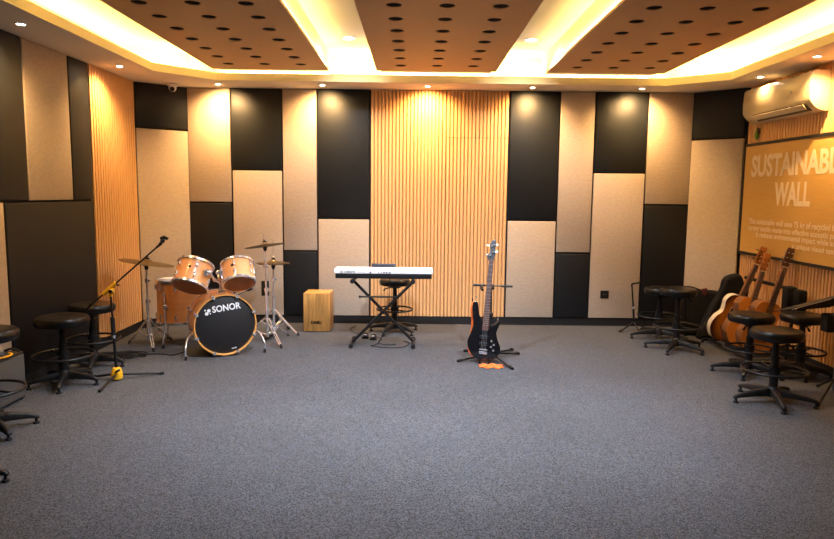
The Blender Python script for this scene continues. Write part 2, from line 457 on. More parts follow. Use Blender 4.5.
def slats(a, b, s0, s1, z0, z1, label, group='slatted wall panels', pitch=.0405, th=.008, depth=.028):
    a, b = V((*a, 0)), V((*b, 0)); d = (b - a).normalized(); nn = V((d.y, -d.x, 0))
    mid = a + d * ((s0 + s1) / 2); w = s1 - s0; h = z1 - z0
    mt = Matrix((d, nn, V((0, 0, 1)))).transposed().to_4x4()
    t = thing('slatted_cladding', label, 'wall panel', (mid.x, mid.y, z0), group=group)
    t['kind'] = 'thing'
    q = MB(); q.box((-w / 2, .0005, 0), (w / 2, th, h), mtx=mt); q.build('backing', 'groove', t, smooth=False)
    q = MB(); k = max(1, round(w / pitch)); pp = w / k
    for i in range(k):
        x = -w / 2 + pp * (i + .5); wd = pp * .33
        vs = []
        for z in (0, h):
            vs += [mt @ V(p) for p in ((x - wd - .002, th, z), (x - wd, depth - .002, z), (x - wd + .002, depth, z), (x + wd - .002, depth, z), (x + wd, depth - .002, z), (x + wd + .002, th, z))]
        q.add(vs, [(j, j + 1, 7 + j, 6 + j) for j in range(5)] + [(0, 1, 2, 3, 4, 5), (6, 7, 8, 9, 10, 11)])
    q.build('slat_row', 'slat', t, smooth=False)
    return t
xs_ = -CL
slats((CL, D), (CR, D), -.505 + xs_, .332 + xs_, ZB, ZT, 'full height ribbed tan slat panel on the back wall, behind keyboard and stool')
slats((CL, D), (CR, D), .334 + xs_, 1.024 + xs_, 2.112, ZT, 'small ribbed tan slat panel above the thin seam under the ceiling downlight')
slats((CL, D), (CR, D), .334 + xs_, 1.024 + xs_, ZB, 2.108, 'ribbed tan slat panel below the thin seam, behind the bass guitar')
slats((XL, YB), (XL, CLY), 6.182 - Y0, 7.150 - Y0, ZB, ZT, 'ribbed orange slat panel on the side wall behind the yellow microphone stand', pitch=.050)
slats((XR, CRY), (XR, YB), .025, CRY - 3.4, ZB, ZT, 'ribbed slat panel on the side wall behind the sign and air conditioner', pitch=.048, depth=.0215, th=.003)

# ------------------------------------------------------------------ sign on the right wall
XS = XR - .0225
def wallpt(y, z): return (XS, y, z)
t = thing('wall_sign', 'large yellow SUSTAINABLE WALL sign in a black frame on the slatted wall', 'sign', (XS, 6.25, .893))
ya, yb_, za, zb = 7.118, 5.33, .893, 2.035
def lx(x0, x1, y0, y1, z0, z1, name, m, bev=0):
    q = MB(); q.box((x0 - XS, y0 - 6.25, z0 - .893), (x1 - XS, y1 - 6.25, z1 - .893), bevel=bev); return q.build(name, m, t)
lx(XS - .018, XS, yb_ + .001, ya - .001, za + .001, zb - .001, 'board', 'sign')
q = MB()
for (y0, y1, z0, z1) in ((yb_, ya, zb - .028, zb), (yb_, ya, za, za + .028), (ya - .026, ya, za, zb), (yb_, yb_ + .026, za, zb)):
    q.box((-.026, y0 - 6.25, z0 - .893), (-.0005, y1 - 6.25, z1 - .893))
q.build('frame', 'black_trim', t, smooth=False)
def sign_text(body, y_left, y_right, z0, z1, weight, name, spacing=1.0):
    bm = text_bm(body, y_left - y_right, z1 - z0, weight, .0012, spacing=spacing)
    q = MB(); mt = Matrix(((0, 0, -1, -.0185), (-1, 0, 0, y_left - 6.25), (0, 1, 0, z0 - .893), (0, 0, 0, 1)))
    q.merge(bm, mt); return q.build(name, 'sign_ink', t, smooth=False)
sign_text('SUSTAINABLE', 6.95, 5.40, 1.690, 1.910, .034, 'title_lettering', 1.0)
sign_text('WALL', 6.475, 5.885, 1.410, 1.632, .034, 'title_lettering', 1.0)
R_ = 5.35
for s_, y0, z0, z1 in (('This sustainable wall uses 75 kg of recycled fabric,', 6.932, 1.200, 1.272), ('turning textile waste into effective acoustic panels.', 6.942, 1.135, 1.203),
                       ('It reduces environmental impact while adding', 6.765, 1.074, 1.142), ('a unique visual texture', 6.108, 1.010, 1.074)):
    sign_text(s_, y0, R_, z0, z1, .02, 'text_lettering', 1.0)

# ------------------------------------------------------------------ air conditioner
t = thing('air_conditioner', 'cream wall air conditioner above the sign', 'air conditioner', (XS, 6.32, 2.22))
prof = [(0, .335), (.12, .338), (.155, .328), (.168, .305), (.176, .20), (.172, .10), (.160, .075), (.125, .035), (.09, .012), (.04, .0), (0, .0)]
mt = Matrix(((-1, 0, 0, 0), (0, 0, 1, 0), (0, 1, 0, 0), (0, 0, 0, 1)))
q = MB(); q.prism([(a, b) for a, b in prof], -.58, .58, mt, bevel=.006); q.build('body', 'ac', t)
q = MB(); q.prism([(.1655, .0755), (.1675, .082), (.098, .0135), (.085, .006)][::-1] if False else [(.1625, .073), (.166, .070), (.098, .0085), (.094, .012)], -.50, .40, mt); q.build('outlet', 'ac_dark', t)
q = MB(); q.prism([(.172, .060), (.176, .056), (.140, .018), (.136, .022)], -.49, .39, mt); q.build('louvre', 'ac', t)
q = MB(); q.cyl((-.1755, -.30, .19), (-.179, -.30, .19), .012); q.cyl((-.1755, -.24, .15), (-.178, -.24, .15), .007); q.build('badge', 'steel', t)

t = thing('plush_ornament', 'small green and brown plush ornament hanging on the slats beside the sign corner', 'ornament', (XS - .001, 6.885, 2.065))
q = MB(); q.ball((-.02, 0, .045), .03, (.6, 1.0, 1.5)); q.ball((-.02, -.005, .085), .022, (.7, 1, 1.1)); q.build('body', 'green', t)
q = MB(); q.ball((-.018, -.028, .085), .02, (.6, .8, 1.6)); q.ball((-.018, -.010, .112), .012, (.8, 1, 1)); q.build('wing', 'brown', t)

# ------------------------------------------------------------------ downlights
def downlight(x, y, z, label, group, r=.030):
    t = thing('recessed_downlight', label, 'downlight', (x, y, z), group=group)
    q = MB(); q.lathe([(r, -.0005), (r + .010, -.0005), (r + .010, -.006), (r, -.008), (r - .004, -.004)]); q.build('trim_ring', 'white', t)
    q = MB(); q.lathe([(0, -.004), (r - .004, -.004), (r - .005, -.001), (0, -.001)]); q.build('lamp', 'lamp', t)
def spot(name, loc, tgt, power, col, size, blend, rad=.03):
    l = bpy.data.lights.new(name, 'SPOT'); l.energy = power; l.color = col; l.spot_size = math.radians(size); l.spot_blend = blend; l.shadow_soft_size = rad
    o = bpy.data.objects.new(name, l); COL.objects.link(o); o.location = loc
    o.rotation_euler = (V(tgt) - V(loc)).to_track_quat('-Z', 'Y').to_euler(); return o
WARM = (1, .575, .22); LED = (1, .67, .19); NEUT = (.88, .95, 1.11)
SP = 108.0
dls = [(-2.72, 4.756, 'round downlight in the side soffit nearest the left frame edge'), (-2.72, 6.298, 'round downlight in the side soffit above the orange slat panel'),
       (-2.105, 7.27, 'round downlight in the back soffit next to the camera dome'), (-.999, 7.27, 'round downlight in the back soffit between drums and slats'),
       (.116, 7.27, 'round downlight in the back soffit above the tan slats'), (1.23, 7.27, 'round downlight in the back soffit above the black panel by the slats'),
       (2.391, 7.27, 'round downlight in the back soffit near the air conditioner end'), (3.254, 6.494, 'round downlight in the side soffit above the far end of the air conditioner'),
       (3.219, 5.538, 'round downlight in the side soffit nearest the right frame edge')]
for x, y, lab in dls:
    downlight(x, y, H, lab, 'soffit downlights')
    if y > 7: spot('soffit_spot', (x, y, H - .012), (x, D, 2.05), SP * .95, WARM, 134, 1.0, .02)
    else: spot('soffit_spot', (x, y, H - .012), (x * 1.09, y, 1.6), SP * ((.12) if 6.4 < y < 6.6 else 1.0 if x > 0 else .72), WARM, 128, 1.0, .02)
GP = 150.0
for x, lab in ((-.637, 'round downlight set in the recess between drum side and middle ceiling panels'), (1.065, 'round downlight set in the recess beside the panel near the air conditioner')):
    downlight(x, 6.455, ZU, lab, 'recess downlights', .055)
    spot('recess_spot', (x, 6.455, ZU - .012), (x, 6.455, 0), GP * .7, NEUT, 150, .8, .05)
    spot('recess_spot', (x, 4.2, ZU - .012), (.1 * x, 4.75, 0), GP * 3.7, NEUT, 118, 1.0, .05)  # unseen lamp without a fixture, added to light the floor and back wall

def strip(name, a, b, tgt, power, w=.025, col=LED):
    a, b = V(a), V(b); c = (a + b) / 2; d = (b - a)
    l = bpy.data.lights.new(name, 'AREA'); l.shape = 'RECTANGLE'; l.size = d.length; l.size_y = w; l.energy = power; l.color = col
    o = bpy.data.objects.new(name, l); COL.objects.link(o)
    z = -(V(tgt)).normalized(); x = d.normalized(); y = z.cross(x).normalized(); z = x.cross(y)
    m = Matrix((x, y, z)).transposed().to_4x4(); m.translation = c; o.matrix_world = m
    return o
LP = 14.0   # watts a metre
strip('cove_led', (-2.85, 2.4, 2.665), (-2.85, 6.70, 2.665), (.05, 0, 1), LP * .75 * 4.2)
strip('cove_led', (-2.80, 6.83, 2.665), (-2.36, 7.22, 2.665), (.08, -.08, 1), LP * .6)
strip('cove_led', (-2.05, 7.17, 2.665), (2.58, 7.20, 2.665), (0, -.12, 1), LP * 6.0)
strip('cove_led', (2.88, 7.23, 2.665), (3.31, 6.90, 2.665), (-.08, -.08, 1), LP * .6)
strip('cove_led', (3.37, 6.80, 2.665), (3.37, 2.4, 2.665), (-.05, 0, 1), LP * .75 * 4.2)
strip('ledge_led', (-.887, 2.4, 2.727), (-.887, 6.80, 2.727), (-.5, 0, 1), LP * 4.2 * .28, .012)
strip('ledge_led', (1.302, 6.80, 2.727), (1.302, 2.4, 2.727), (.5, 0, 1), LP * 4.2 * .28, .012)

# camera dome on the soffit
t = thing('security_camera', 'small white security camera with a dark lens under the corner soffit', 'security camera', (-2.60, 7.30, H))
q = MB(); q.lathe([(0, -.0005), (.055, -.0005), (.055, -.02), (.045, -.03), (0, -.03)]); q.build('mount', 'white', t)
q = MB(); q.ball((0, 0, -.045), .042); q.build('housing', 'white', t)
q = MB(); q.lathe([(0, .046), (.020, .043), (.024, .036), (.024, .03), (0, .03)], frame((0, 0, -.05), (.25, -1, -.35))); q.build('lens', 'black', t)

# ------------------------------------------------------------------ stools
def stool(x, y, zseat, phase, label, rs=.19, rr=.215, zr=.235, rb=.29, lever=None, tilt=0):
    t = thing('swivel_stool', label, 'stool', (x, y, 0), group='black swivel stools')
    q = MB()
    q.lathe([(0, zseat - .075), (rs - .03, zseat - .075), (rs - .008, zseat - .068), (rs, zseat - .045), (rs - .001, zseat - .022), (rs - .014, zseat - .006), (rs - .045, zseat + .001), (rs * .5, zseat + .0), (0, zseat - .004)], seg=48)
    q.build('seat', 'vinyl', t)
    q = MB(); q.lathe([(0, zseat - .10), (.06, zseat - .10), (.09, zseat - .0755), (0, zseat - .0755)], seg=20)
    q.lathe([(0, .09), (.030, .09), (.030, zr + .10), (.023, zr + .105), (.023, zseat - .099), (0, zseat - .099)], seg=20); q.build('column', 'plastic', t)
    q = MB(); la = math.radians(lever if lever is not None else -70); dl = V((math.cos(la), math.sin(la), 0))
    q.tube([dl * .05 + V((0, 0, zseat - .093)), dl * .115 + V((0, 0, zseat - .105)), dl * .135 + V((0, 0, zseat - .125))], [.006, .007, .010], 8); q.build('lever', 'plastic', t)
    q = MB(); q.ring((0, 0, zr), rr, .0095, seg=48)
    for k in range(3):
        a = math.radians(phase + 20) + 2 * PI * k / 3; u = V((math.cos(a), math.sin(a), 0))
        q.cyl(u * .035 + V((0, 0, zr - .002)), u * (rr - .003) + V((0, 0, zr)), .007, seg=8)
    q.lathe([(.0305, zr - .03), (.042, zr - .03), (.042, zr + .03), (.0305, zr + .03)], seg=20); q.build('foot_ring', 'black', t)
    q = MB(); q.lathe([(0, .045), (.045, .045), (.05, .06), (.048, .095), (.036, .115), (.0305, .12)], seg=20); q.build('hub', 'plastic', t)
    for k in range(5):
        a = math.radians(phase + 72 * k); u = V((math.cos(a), math.sin(a), 0)); w = V((-u.y, u.x, 0))
        q = MB(); rows = []
        for s_, zt, zb, hw in ((.04, .108, .052, .025), (.12, .098, .050, .021), (.20, .083, .046, .018), (rb - .025, .066, .040, .016), (rb - .003, .058, .036, .016), (rb + .006, .046, .034, .012)):
            c = u * s_
            rows.append([c + w * hw + V((0, 0, zb)), c + w * hw + V((0, 0, zt - .008)), c + w * hw * .6 + V((0, 0, zt)), c - w * hw * .6 + V((0, 0, zt)), c - w * hw + V((0, 0, zt - .008)), c - w * hw + V((0, 0, zb))])
        vs = [p for r_ in rows for p in r_]; fs = []
        for i in range(len(rows) - 1):
            for j in range(6): fs.append((i * 6 + j, i * 6 + (j + 1) % 6, (i + 1) * 6 + (j + 1) % 6, (i + 1) * 6 + j))
        fs += [tuple(range(6)), tuple(range(len(vs) - 6, len(vs)))]
        q.add(vs, fs); lg = q.build('leg', 'plastic', t, angle=50)
        q = MB(); c = u * (rb - .012); q.lathe([(0, 0), (.018, 0), (.020, .004), (.018, .012), (.008, .016), (.008, .040), (0, .040)], Matrix.Translation(c), 14); q.build('glide', 'rubber', lg)
    return t
stool(-2.725, 5.58, .545, 0, 'black stool behind the raised arm of the yellow microphone stand, against the black panel', rs=.185, rb=.25, zr=.24, lever=-60)
stool(-2.690, 5.03, .54, 0, 'black stool between the microphone stand stool and the small amplifier', rs=.195, rr=.215, rb=.255, zr=.235, lever=-60)
stool(-2.63, 4.02, .645, -36, 'tall black stool in front of the small amplifier, cut by the left frame edge', zr=.265, rr=.205, rb=.265)
stool(-2.405, 3.255, .55, 8, 'nearest left-hand black stool of which one foot enters the frame', rb=.325)
stool(2.565, 6.902, .545, 180, 'black stool standing closest to the back wall, beside the small hooked stand', rs=.165, zr=.245, lever=-120)
stool(2.555, 6.40, .610, 162, 'black stool in front of the gig bags and overlapping the one behind it', rs=.172, zr=.236, lever=-45)
stool(2.84, 5.55, .518, 165, 'black stool standing right in front of the acoustic guitars', rs=.184, rr=.200, zr=.217, lever=-140)
stool(2.628, 4.758, .545, -175, 'large looking black stool nearest the camera beside the right-hand guitars', rs=.182, rr=.218, zr=.244, rb=.29, lever=-60)
stool(3.25, 5.50, .53, -108, 'black stool under the tilted music stand desk by the slatted wall', rs=.178, rr=.185, zr=.21, rb=.24, lever=-100)
stool(-.213, 7.10, .585, 172, 'black stool behind the keyboard in front of the tan slats', rs=.168, rr=.192, zr=.252, rb=.27, lever=-150)

# ------------------------------------------------------------------ drum kit
def drum(name, label, front, axis, R, L, shell_m, top_m, bot_m, nlug, xref=None, hoop_m='chrome', hoop_r=.008, wood_hoop=False, lug_phase=0, lug_long=False):
    """axis points from the bottom (or rear) head to the top (or front) head; `front` is the middle of the shell"""
    t = thing(name, label, 'drum', front)
    F = frame((0, 0, 0), axis, xref); h = L / 2
    q = MB(); q.lathe([(R, -h), (R, h), (R - .008, h), (R - .008, -h), (R, -h)], F, 56); s = q.build('shell', shell_m, t)
    for sg, m_, nme in ((1, top_m, 'batter_head'), (-1, bot_m, 'resonant_head')):
        q = MB(); q.lathe([(0, sg * (h + .002)), (R - .004, sg * (h + .002)), (R + .004, sg * (h - .002))], F, 48); q.build(nme, m_, t)
        q = MB()
        if wood_hoop:
            q.lathe([(R + .003, sg * (h - .012)), (R + .016, sg * (h - .012)), (R + .016, sg * (h + .020)), (R + .007, sg * (h + .020)), (R + .003, sg * (h + .010)), (R + .003, sg * (h - .012))], F, 64)
        else:
            q.lathe([(R + .002, sg * (h - .012)), (R + .011, sg * (h - .012)), (R + .012, sg * (h + .006)), (R + .006, sg * (h + .012)), (R - .002, sg * (h + .012)), (R - .003, sg * (h + .003)), (R + .002, sg * (h - .012))], F, 56)
        q.build('hoop', hoop_m if isinstance(hoop_m, str) else hoop_m[sg > 0], t)
        for k in range(nlug):
            a = 2 * PI * k / nlug + lug_phase; u = V((math.cos(a), math.sin(a), 0))
            q = MB(); e = .055 if lug_long else .05
            zc = sg * (h - (.085 if wood_hoop else .062))
            q.merge_box = None
            T = F @ Matrix.Translation(u * (R + .009) + V((0, 0, zc))) @ Matrix.Rotation(a, 4, 'Z')
            q.box((-.009, -.009, -.024), (.010, .009, .024), bevel=.005, mtx=T)
            if wood_hoop:
                q.cyl(F @ (u * (R + .016) + V((0, 0, zc))), F @ (u * (R + .022) + V((0, 0, sg * (h + .026)))), .0035, seg=6)
                T2 = F @ Matrix.Translation(u * (R + .012) + V((0, 0, sg * (h + .026)))) @ Matrix.Rotation(a, 4, 'Z')
                q.box((-.016, -.012, -.004), (.016, .012, .005), bevel=.003, mtx=T2)
            else:
                q.cyl(F @ (u * (R + .014) + V((0, 0, zc))), F @ (u * (R + .010) + V((0, 0, sg * (h + .009)))), .0032, seg=6)
            q.build('lug', 'chrome', t)
    return t, F
# bass drum
n_ = V((.455, -.89, 0)).normalized()
BD = V((-1.706, 5.96, 0))
bmid = BD - n_ * .21 + V((0, 0, .291))
bd, F = drum('bass_drum', 'amber bass drum with black front head on the grey carpet', bmid, n_, .263, .38, 'amber', 'bd_head', 'bd_head', 8, (0, 0, 1), ('chrome', 'hoopwood'), wood_hoop=True, lug_phase=PI / 8)
# lettering on its front head, slightly turned as in the photograph
right = V((0, 0, 1)).cross(n_).normalized()
def on_head(bm, x, y, ang, name, m='white_ink'):
    T = Matrix((right, V((0, 0, 1)), n_)).transposed().to_4x4(); T.translation = n_ * .1925
    T = T @ Matrix.Rotation(ang, 4, 'Z') @ Matrix.Translation((x, y, 0))
    q = MB(); q.merge(bm, T); q.build(name, m, bd, smooth=False)
on_head(text_bm('SONOR', .255, .062, .03, .0008), -.098, .125, math.radians(6), 'lettering')
q = MB()
for cx, cy, r_ in ((-.150, .128, .016), (-.128, .152, .016), (-.160, .160, .008), (-.119, .124, .006)):
    q.prism([(cx + r_ * math.cos(a * PI / 10), cy + r_ * math.sin(a * PI / 10)) for a in range(20)], 0, .0008)
on_head(q.bm, 0, 0, math.radians(6), 'emblem')
on_head(text_bm('SONOR', .045, .012, .02, .0008), .02, -.235, math.radians(8), 'lettering')
# spurs
for sgn in (-1, 1):
    q = MB(); base = right * sgn * .255 + n_ * .07 + V((0, 0, -.09))
    foot = right * sgn * .352 + n_ * .20 + V((0, 0, -.291))
    foot.z = -bmid.z
    q.ball(base + right * sgn * .012, .022); q.tube(spline([base, base + right * sgn * .06 + n_ * .05 + V((0, 0, -.015)), foot + V((0, 0, .10)) - n_ * .01, foot + V((0, 0, .02))], 6), .009, 10)
    sp = q.build('spur', 'chrome', bd)
    q = MB(); q.cyl(foot, foot + V((0, 0, .035)), .014, .010); q.build('rubber_foot', 'rubber', sp)
# tom holder
q = MB(); hb = n_ * .03 + V((0, 0, .263)); q.box((-.03, -.03, -.002), (.03, .03, .03), bevel=.006, mtx=Matrix.Translation(hb))
q.cyl(hb, hb + V((0, .0, .10)), .016); q.ball(hb + V((0, 0, .105)), .026)
hc = hb + V((0, 0, .10))
bl_ = V((-1.85, 5.985, .765)) - bmid; br_ = V((-1.793, 6.055, .756)) - bmid
wl = bl_ - (bl_ - hc - V((-.05, -.03, .03))).normalized() * .037; wr = br_ - (br_ - hc - V((-.01, -.02, .03))).normalized() * .037
q.tube([hc, hc + V((-.05, -.03, .03)), wl], .012); q.tube([hc, hc + V((-.01, -.02, .03)), wr], .012)
q.ball(hc + V((-.05, -.03, .03)), .020); q.ball(hc + V((-.01, -.02, .03)), .018)
tag(q.build('tom_holder', 'chrome', bd), 'chrome double arm that carries the two toms')

tl, FL = drum('rack_tom', 'left-hand amber rack tom on the bass drum, tilted towards the drummer', (-2.025, 6.06, .730), (.13, .52, .84), .156, .225, 'amber', 'white', 'clear_head', 6, (0, 1, 0), lug_phase=.35)
q = MB(); q.ball((0, 0, 0), .013, (1, 1, .4), mtx=FL @ frame(V((-.1565, 0, .02)), (-1, 0, 0)))
q.build('badge', 'black', tl)
q = MB(); q.box((-.018, -.03, -.03), (.02, .03, .03), bevel=.01, mtx=Matrix.Translation((.145, -.075, .035))); q.ball((.175, -.075, .035), .022); q.build('bracket', 'chrome', tl)
tr, FR = drum('rack_tom', 'smaller right-hand amber rack tom beside the tall cymbal stand', (-1.628, 6.12, .741), (-.22, .54, .81), .142, .20, 'amber', 'white', 'clear_head', 6, (0, 1, 0), lug_phase=.15)
q = MB(); q.ball((0, 0, 0), .013, (1, 1, .4), mtx=FR @ frame(V((-.1425, 0, .02)), (-1, 0, 0)))
q.build('badge', 'black', tr)
q = MB(); q.box((-.02, -.03, -.03), (.018, .03, .03), bevel=.01, mtx=Matrix.Translation((-.135, -.065, .015))); q.ball((-.165, -.065, .015), .022); q.build('bracket', 'chrome', tr)

ft, FF = drum('floor_tom', 'large amber floor tom on three chrome legs behind the bass drum', (-2.32, 6.50, .425), (0, 0, 1), .200, .40, 'amber', 'white', 'clear_head', 8, (1, 0, 0), lug_phase=.2)
for a in (-105, 15, 135):
    a = math.radians(a); u = V((math.cos(a), math.sin(a), 0)); q = MB()
    q.ball(u * .215 + V((0, 0, -.03)), .024); q.tube(spline([u * .226 + V((0, 0, .10)), u * .226 + V((0, 0, -.20)), u * .245 + V((0, 0, -.30)), u * .262 + V((0, 0, -.34)), u * .262 + V((0, 0, -.41))], 5), .0065, 8)
    lg = q.build('leg', 'chrome', ft); q = MB(); q.cyl(u * .262 + V((0, 0, -.425)), u * .262 + V((0, 0, -.385)), .014, .011); q.build('rubber_foot', 'rubber', lg)

def cymbal(label, c, r, axis, name='cymbal', rod=0.0):
    t = thing(name, label, 'cymbal', c); A = frame((0, 0, 0), axis)
    q = MB(); q.lathe([(.006, .030), (.022, .028), (r * .18, .016), (r * .24, .009), (r * .6, .003), (r, -.008), (r, -.0095), (r * .6, .001), (r * .24, .007), (r * .17, .014), (.020, .026), (.006, .028)], A, 56)
    q.build('bronze_disc', 'bronze', t)
    q = MB(); q.lathe([(.006, .030), (.018, .030), (.018, .040), (.006, .044)], A, 16); q.build('felt', 'rubber', t)
    q = MB(); q.lathe([(.005, .045), (.012, .046), (.012, .058), (.004, .064)], A, 12); q.ball((0, 0, 0), .008, mtx=A @ Matrix.Translation((.013, 0, .054))); q.build('wing_nut', 'chrome', t)
    return t
def hw_stand(name, label, base, top, feet, col_r=.0135, m='chrome', rod=None, yoke=None, ztop_leg=.26):
    t = thing(name, label, 'stand', (base[0], base[1], 0)); b = V((base[0], base[1], 0))
    tp = V(top) - b
    q = MB(); p0 = V((0, 0, .055)); q.cyl(p0, tp * .55 + V((0, 0, .0)), col_r); q.cyl(tp * .55, tp, col_r * .7)
    for f_ in (.34, .55, .8): q.cyl(tp * f_ - V((0, 0, .018)), tp * f_ + V((0, 0, .018)), col_r * 1.5); q.cyl(tp * f_, tp * f_ + V((.035, -.01, 0)), .006); 
    if rod: q.cyl(tp, V(rod) - b, .0035, seg=8)
    q.build('pole', m, t)
    if yoke:
        q = MB(); q.tube(spline([tp + V((-.025, 0, .01)), tp + V((-.03, 0, -.01)), tp + V((0, 0, -.02)), tp + V((.025, 0, -.01)), tp + V((.03, 0, .005))], 4), .010); q.lathe([(.006, -.06), (.016, -.055), (.022, -.01), (.006, .0)], Matrix.Translation(tp), 14); q.build('tilter', 'black', t)
    else:
        q = MB(); q.lathe([(.005, -.045), (.012, -.042), (.022, -.012), (.020, .0), (.005, .004)], Matrix.Translation(tp), 14); q.build('cymbal_seat', 'black', t)
    for f in feet:
        f = V((f[0], f[1], 0)) - b; d = f.normalized(); w = V((-d.y, d.x, 0)) * .012
        q = MB(); knee = d * (f.length * .50) + V((0, 0, ztop_leg * .52))
        for s_ in (-1, 1): q.tube([d * .014 + w * s_ + V((0, 0, ztop_leg)), knee + w * s_, f * .97 + w * s_ * .6 + V((0, 0, .02))], .0055, 8)
        for s_ in (-1, 1): q.tube([d * .014 + w * s_ + V((0, 0, .075)), knee + w * s_], .0045, 8)
        q.ball(knee, .014)
        lg = q.build('leg', m, t); q = MB(); q.tube([f * .93 + V((0, 0, .035)), f + V((0, 0, .011))], [.013, .011]); q.build('rubber_foot', 'rubber', lg)
    return t
hw_stand('cymbal_stand', 'chrome cymbal stand with double braced legs beside the floor tom', (-2.563, 6.343), (-2.560, 6.343, .800), [(-2.42, 6.09), (-2.79, 6.42), (-2.44, 6.60)], yoke=True)
cymbal('wide bronze crash cymbal on the stand beside the floor tom, behind the microphone boom', (-2.553, 6.343, .815), .252, (.15, .06, 1))
hw_stand('cymbal_stand', 'tall chrome stand carrying the higher, tilted ride cymbal', (-1.465, 6.56), (-1.475, 6.56, .955), [(-1.27, 6.28), (-1.31, 6.84), (-1.80, 6.60)], rod=(-1.4966, 6.57485, 1.09), ztop_leg=.24)
cymbal('tilted bronze ride cymbal, highest of the kit, on the tall front stand', (-1.47772, 6.56187, .972), .20, (-.16, .11, 1))
hh = hw_stand('hi_hat_stand', 'chrome hi-hat stand with pedal behind the ride cymbal stand', (-1.472, 6.90), (-1.470, 6.90, .735), [(-1.20, 6.83), (-1.37, 7.18), (-1.74, 6.93)], rod=(-1.470, 6.90795, 1.0), ztop_leg=.27)
q = MB(); q.box((-.04, -.22, .012), (.04, .03, .028), bevel=.005, mtx=Matrix.Rotation(-.12, 4, 'X') @ Matrix.Translation((-.02, -.05, .0))); q.build('pedal', 'black', hh)
t = cymbal('pair of flat bronze hi-hat cymbals below and behind the ride cymbal', (-1.470, 6.90099, .768), .168, (0, .03, 1), name='hi_hat_cymbals')
q = MB(); q.lathe([(.006, -.004), (.168 * .24, .000), (.168 * .6, .001), (.168, .009 - .012), (.168, -.0055), (.168 * .6, -.006), (.006, -.010)], frame((0, 0, -.012), (0, .03, 1)), 48); q.build('bottom_disc', 'bronze', t)
# snare basket behind the right tom
t = thing('snare_stand', 'black and chrome snare basket stand showing under the smaller rack tom', 'stand', (-1.83, 6.62, 0))
q = MB(); q.cyl((0, 0, .06), (0, 0, .44), .011); q.build('pole', 'chrome', t)
for a in (-20, 100, 220):
    a = math.radians(a); u = V((math.cos(a), math.sin(a), 0)); q = MB(); q.tube(spline([V((0, 0, .435)), u * .08 + V((0, 0, .475)), u * .22 + V((0, 0, .535))], 5), .007); ar = q.build('basket_arm', 'chrome', t)
    q = MB(); q.tube([u * .19 + V((0, 0, .522)), u * .235 + V((0, 0, .545))], [.013, .016]); q.build('rubber_grip', 'rubber', ar)
for a in (60, 180, 300):
    a = math.radians(a); u = V((math.cos(a), math.sin(a), 0)); q = MB(); q.tube([u * .012 + V((0, 0, .25)), u * .12 + V((0, 0, .13)), u * .22 + V((0, 0, .008))], .006); q.tube([u * .012 + V((0, 0, .07)), u * .12 + V((0, 0, .13))], .005); q.build('leg', 'chrome', t)

# dark cable pile beside the cymbal stand
q = MB(); pts = []
for k in range(70):
    a = k * .42; r_ = .09 + .035 * math.sin(k * .71); pts.append((r_ * 1.5 * math.cos(a), r_ * math.sin(a), .006 + .010 * abs(math.sin(k * 1.3))))
pts += [(.25, .06, .006), (.40, .02, .006), (.46, .16, .006)]
q.tube(spline([(-.33, .10, .006), (-.22, .02, .006)] + pts, 3), .005, 6)
tag(q.build('coiled_cable', 'rubber', loc=(-2.60, 5.95, 0)), 'black cable coiled on the carpet beside the cymbal stand legs', 'cable')

# ------------------------------------------------------------------ cajon
t = thing('cajon', 'upright wooden cajon box drum standing before the back wall', 'cajon', (-1.045, 7.21, 0), math.radians(-1.5))
w_, d_, h_ = .282, .27, .418
q = MB(); q.box((-w_ / 2, -d_ / 2 + .006, .006), (w_ / 2, d_ / 2, h_), bevel=.004); q.build('body', 'cajon_side', t)
q = MB(); q.box((-w_ / 2 - .001, -d_ / 2 - .004, .006), (w_ / 2 + .001, -d_ / 2 + .005, h_ + .001), bevel=.002); q.build('front_plate', 'cajon', t)
q = MB(); q.box((-w_ / 2 + .004, -d_ / 2 + .006, h_ - .002), (w_ / 2 - .004, d_ / 2 - .004, h_ + .003), bevel=.002); q.build('seat', 'cajon', t)
q = MB(); T = Matrix(((1, 0, 0, -.062), (0, 0, -1, -d_ / 2 - .0042), (0, 1, 0, .085), (0, 0, 0, 1))); q.merge(text_bm('DABU', .115, .036, .05, .001, spacing=.9), T); q.build('lettering', 'black', t, smooth=False)
for sx in (-1, 1):
    for sy in (-1, 1):
        q = MB(); q.cyl((sx * .11, sy * .10, 0), (sx * .11, sy * .10, .007), .014); q.build('foot', 'rubber', t)

# ------------------------------------------------------------------ keyboard and stand
KX, KY = -.303, 6.58
t = thing('keyboard', 'white and black electronic keyboard on a black X stand', 'keyboard', (KX, KY, .668))
hw = .478
q = MB(); q.prism([(-hw + .012, -.165), (hw - .012, -.165), (hw - .012, .165), (-hw + .012, .165)], .0, .049, bevel=.006); q.build('base', 'plastic', t)
prof = [(-.172, .050), (-.176, .062), (-.168, .088), (-.15, .094), (.02, .094), (.03, .068), (.165, .064), (.17, .050)]
mt = Matrix(((0, 0, 1, 0), (1, 0, 0, 0), (0, 1, 0, 0), (0, 0, 0, 1)))
q = MB(); q.prism(prof, -hw, hw, mt, bevel=.010, seg=3); q.build('case', 'white', t)
q = MB(); q.box((-.435, .034, .066), (.435, .160, .076), bevel=.003); q.build('white_keys', 'white', t)
q = MB()
for k in range(36):
    if k % 7 in (2, 6): continue
    q.box((-.435 + (k + 1) * .87 / 36 - .006, .036, .076), (-.435 + (k + 1) * .87 / 36 + .006, .112, .086))
q.build('black_keys', 'plastic', t, smooth=False)
q = MB(); q.box((-.125, -.03, .094), (.115, -.015, .128), bevel=.003, mtx=Matrix.Rotation(-.15, 4, 'X')); q.build('music_rest', 'dark_slate', t)
T = Matrix(((1, 0, 0, -.385), (0, 0, -1, -.1755), (0, 1, 0, .056), (0, 0, 0, 1)))
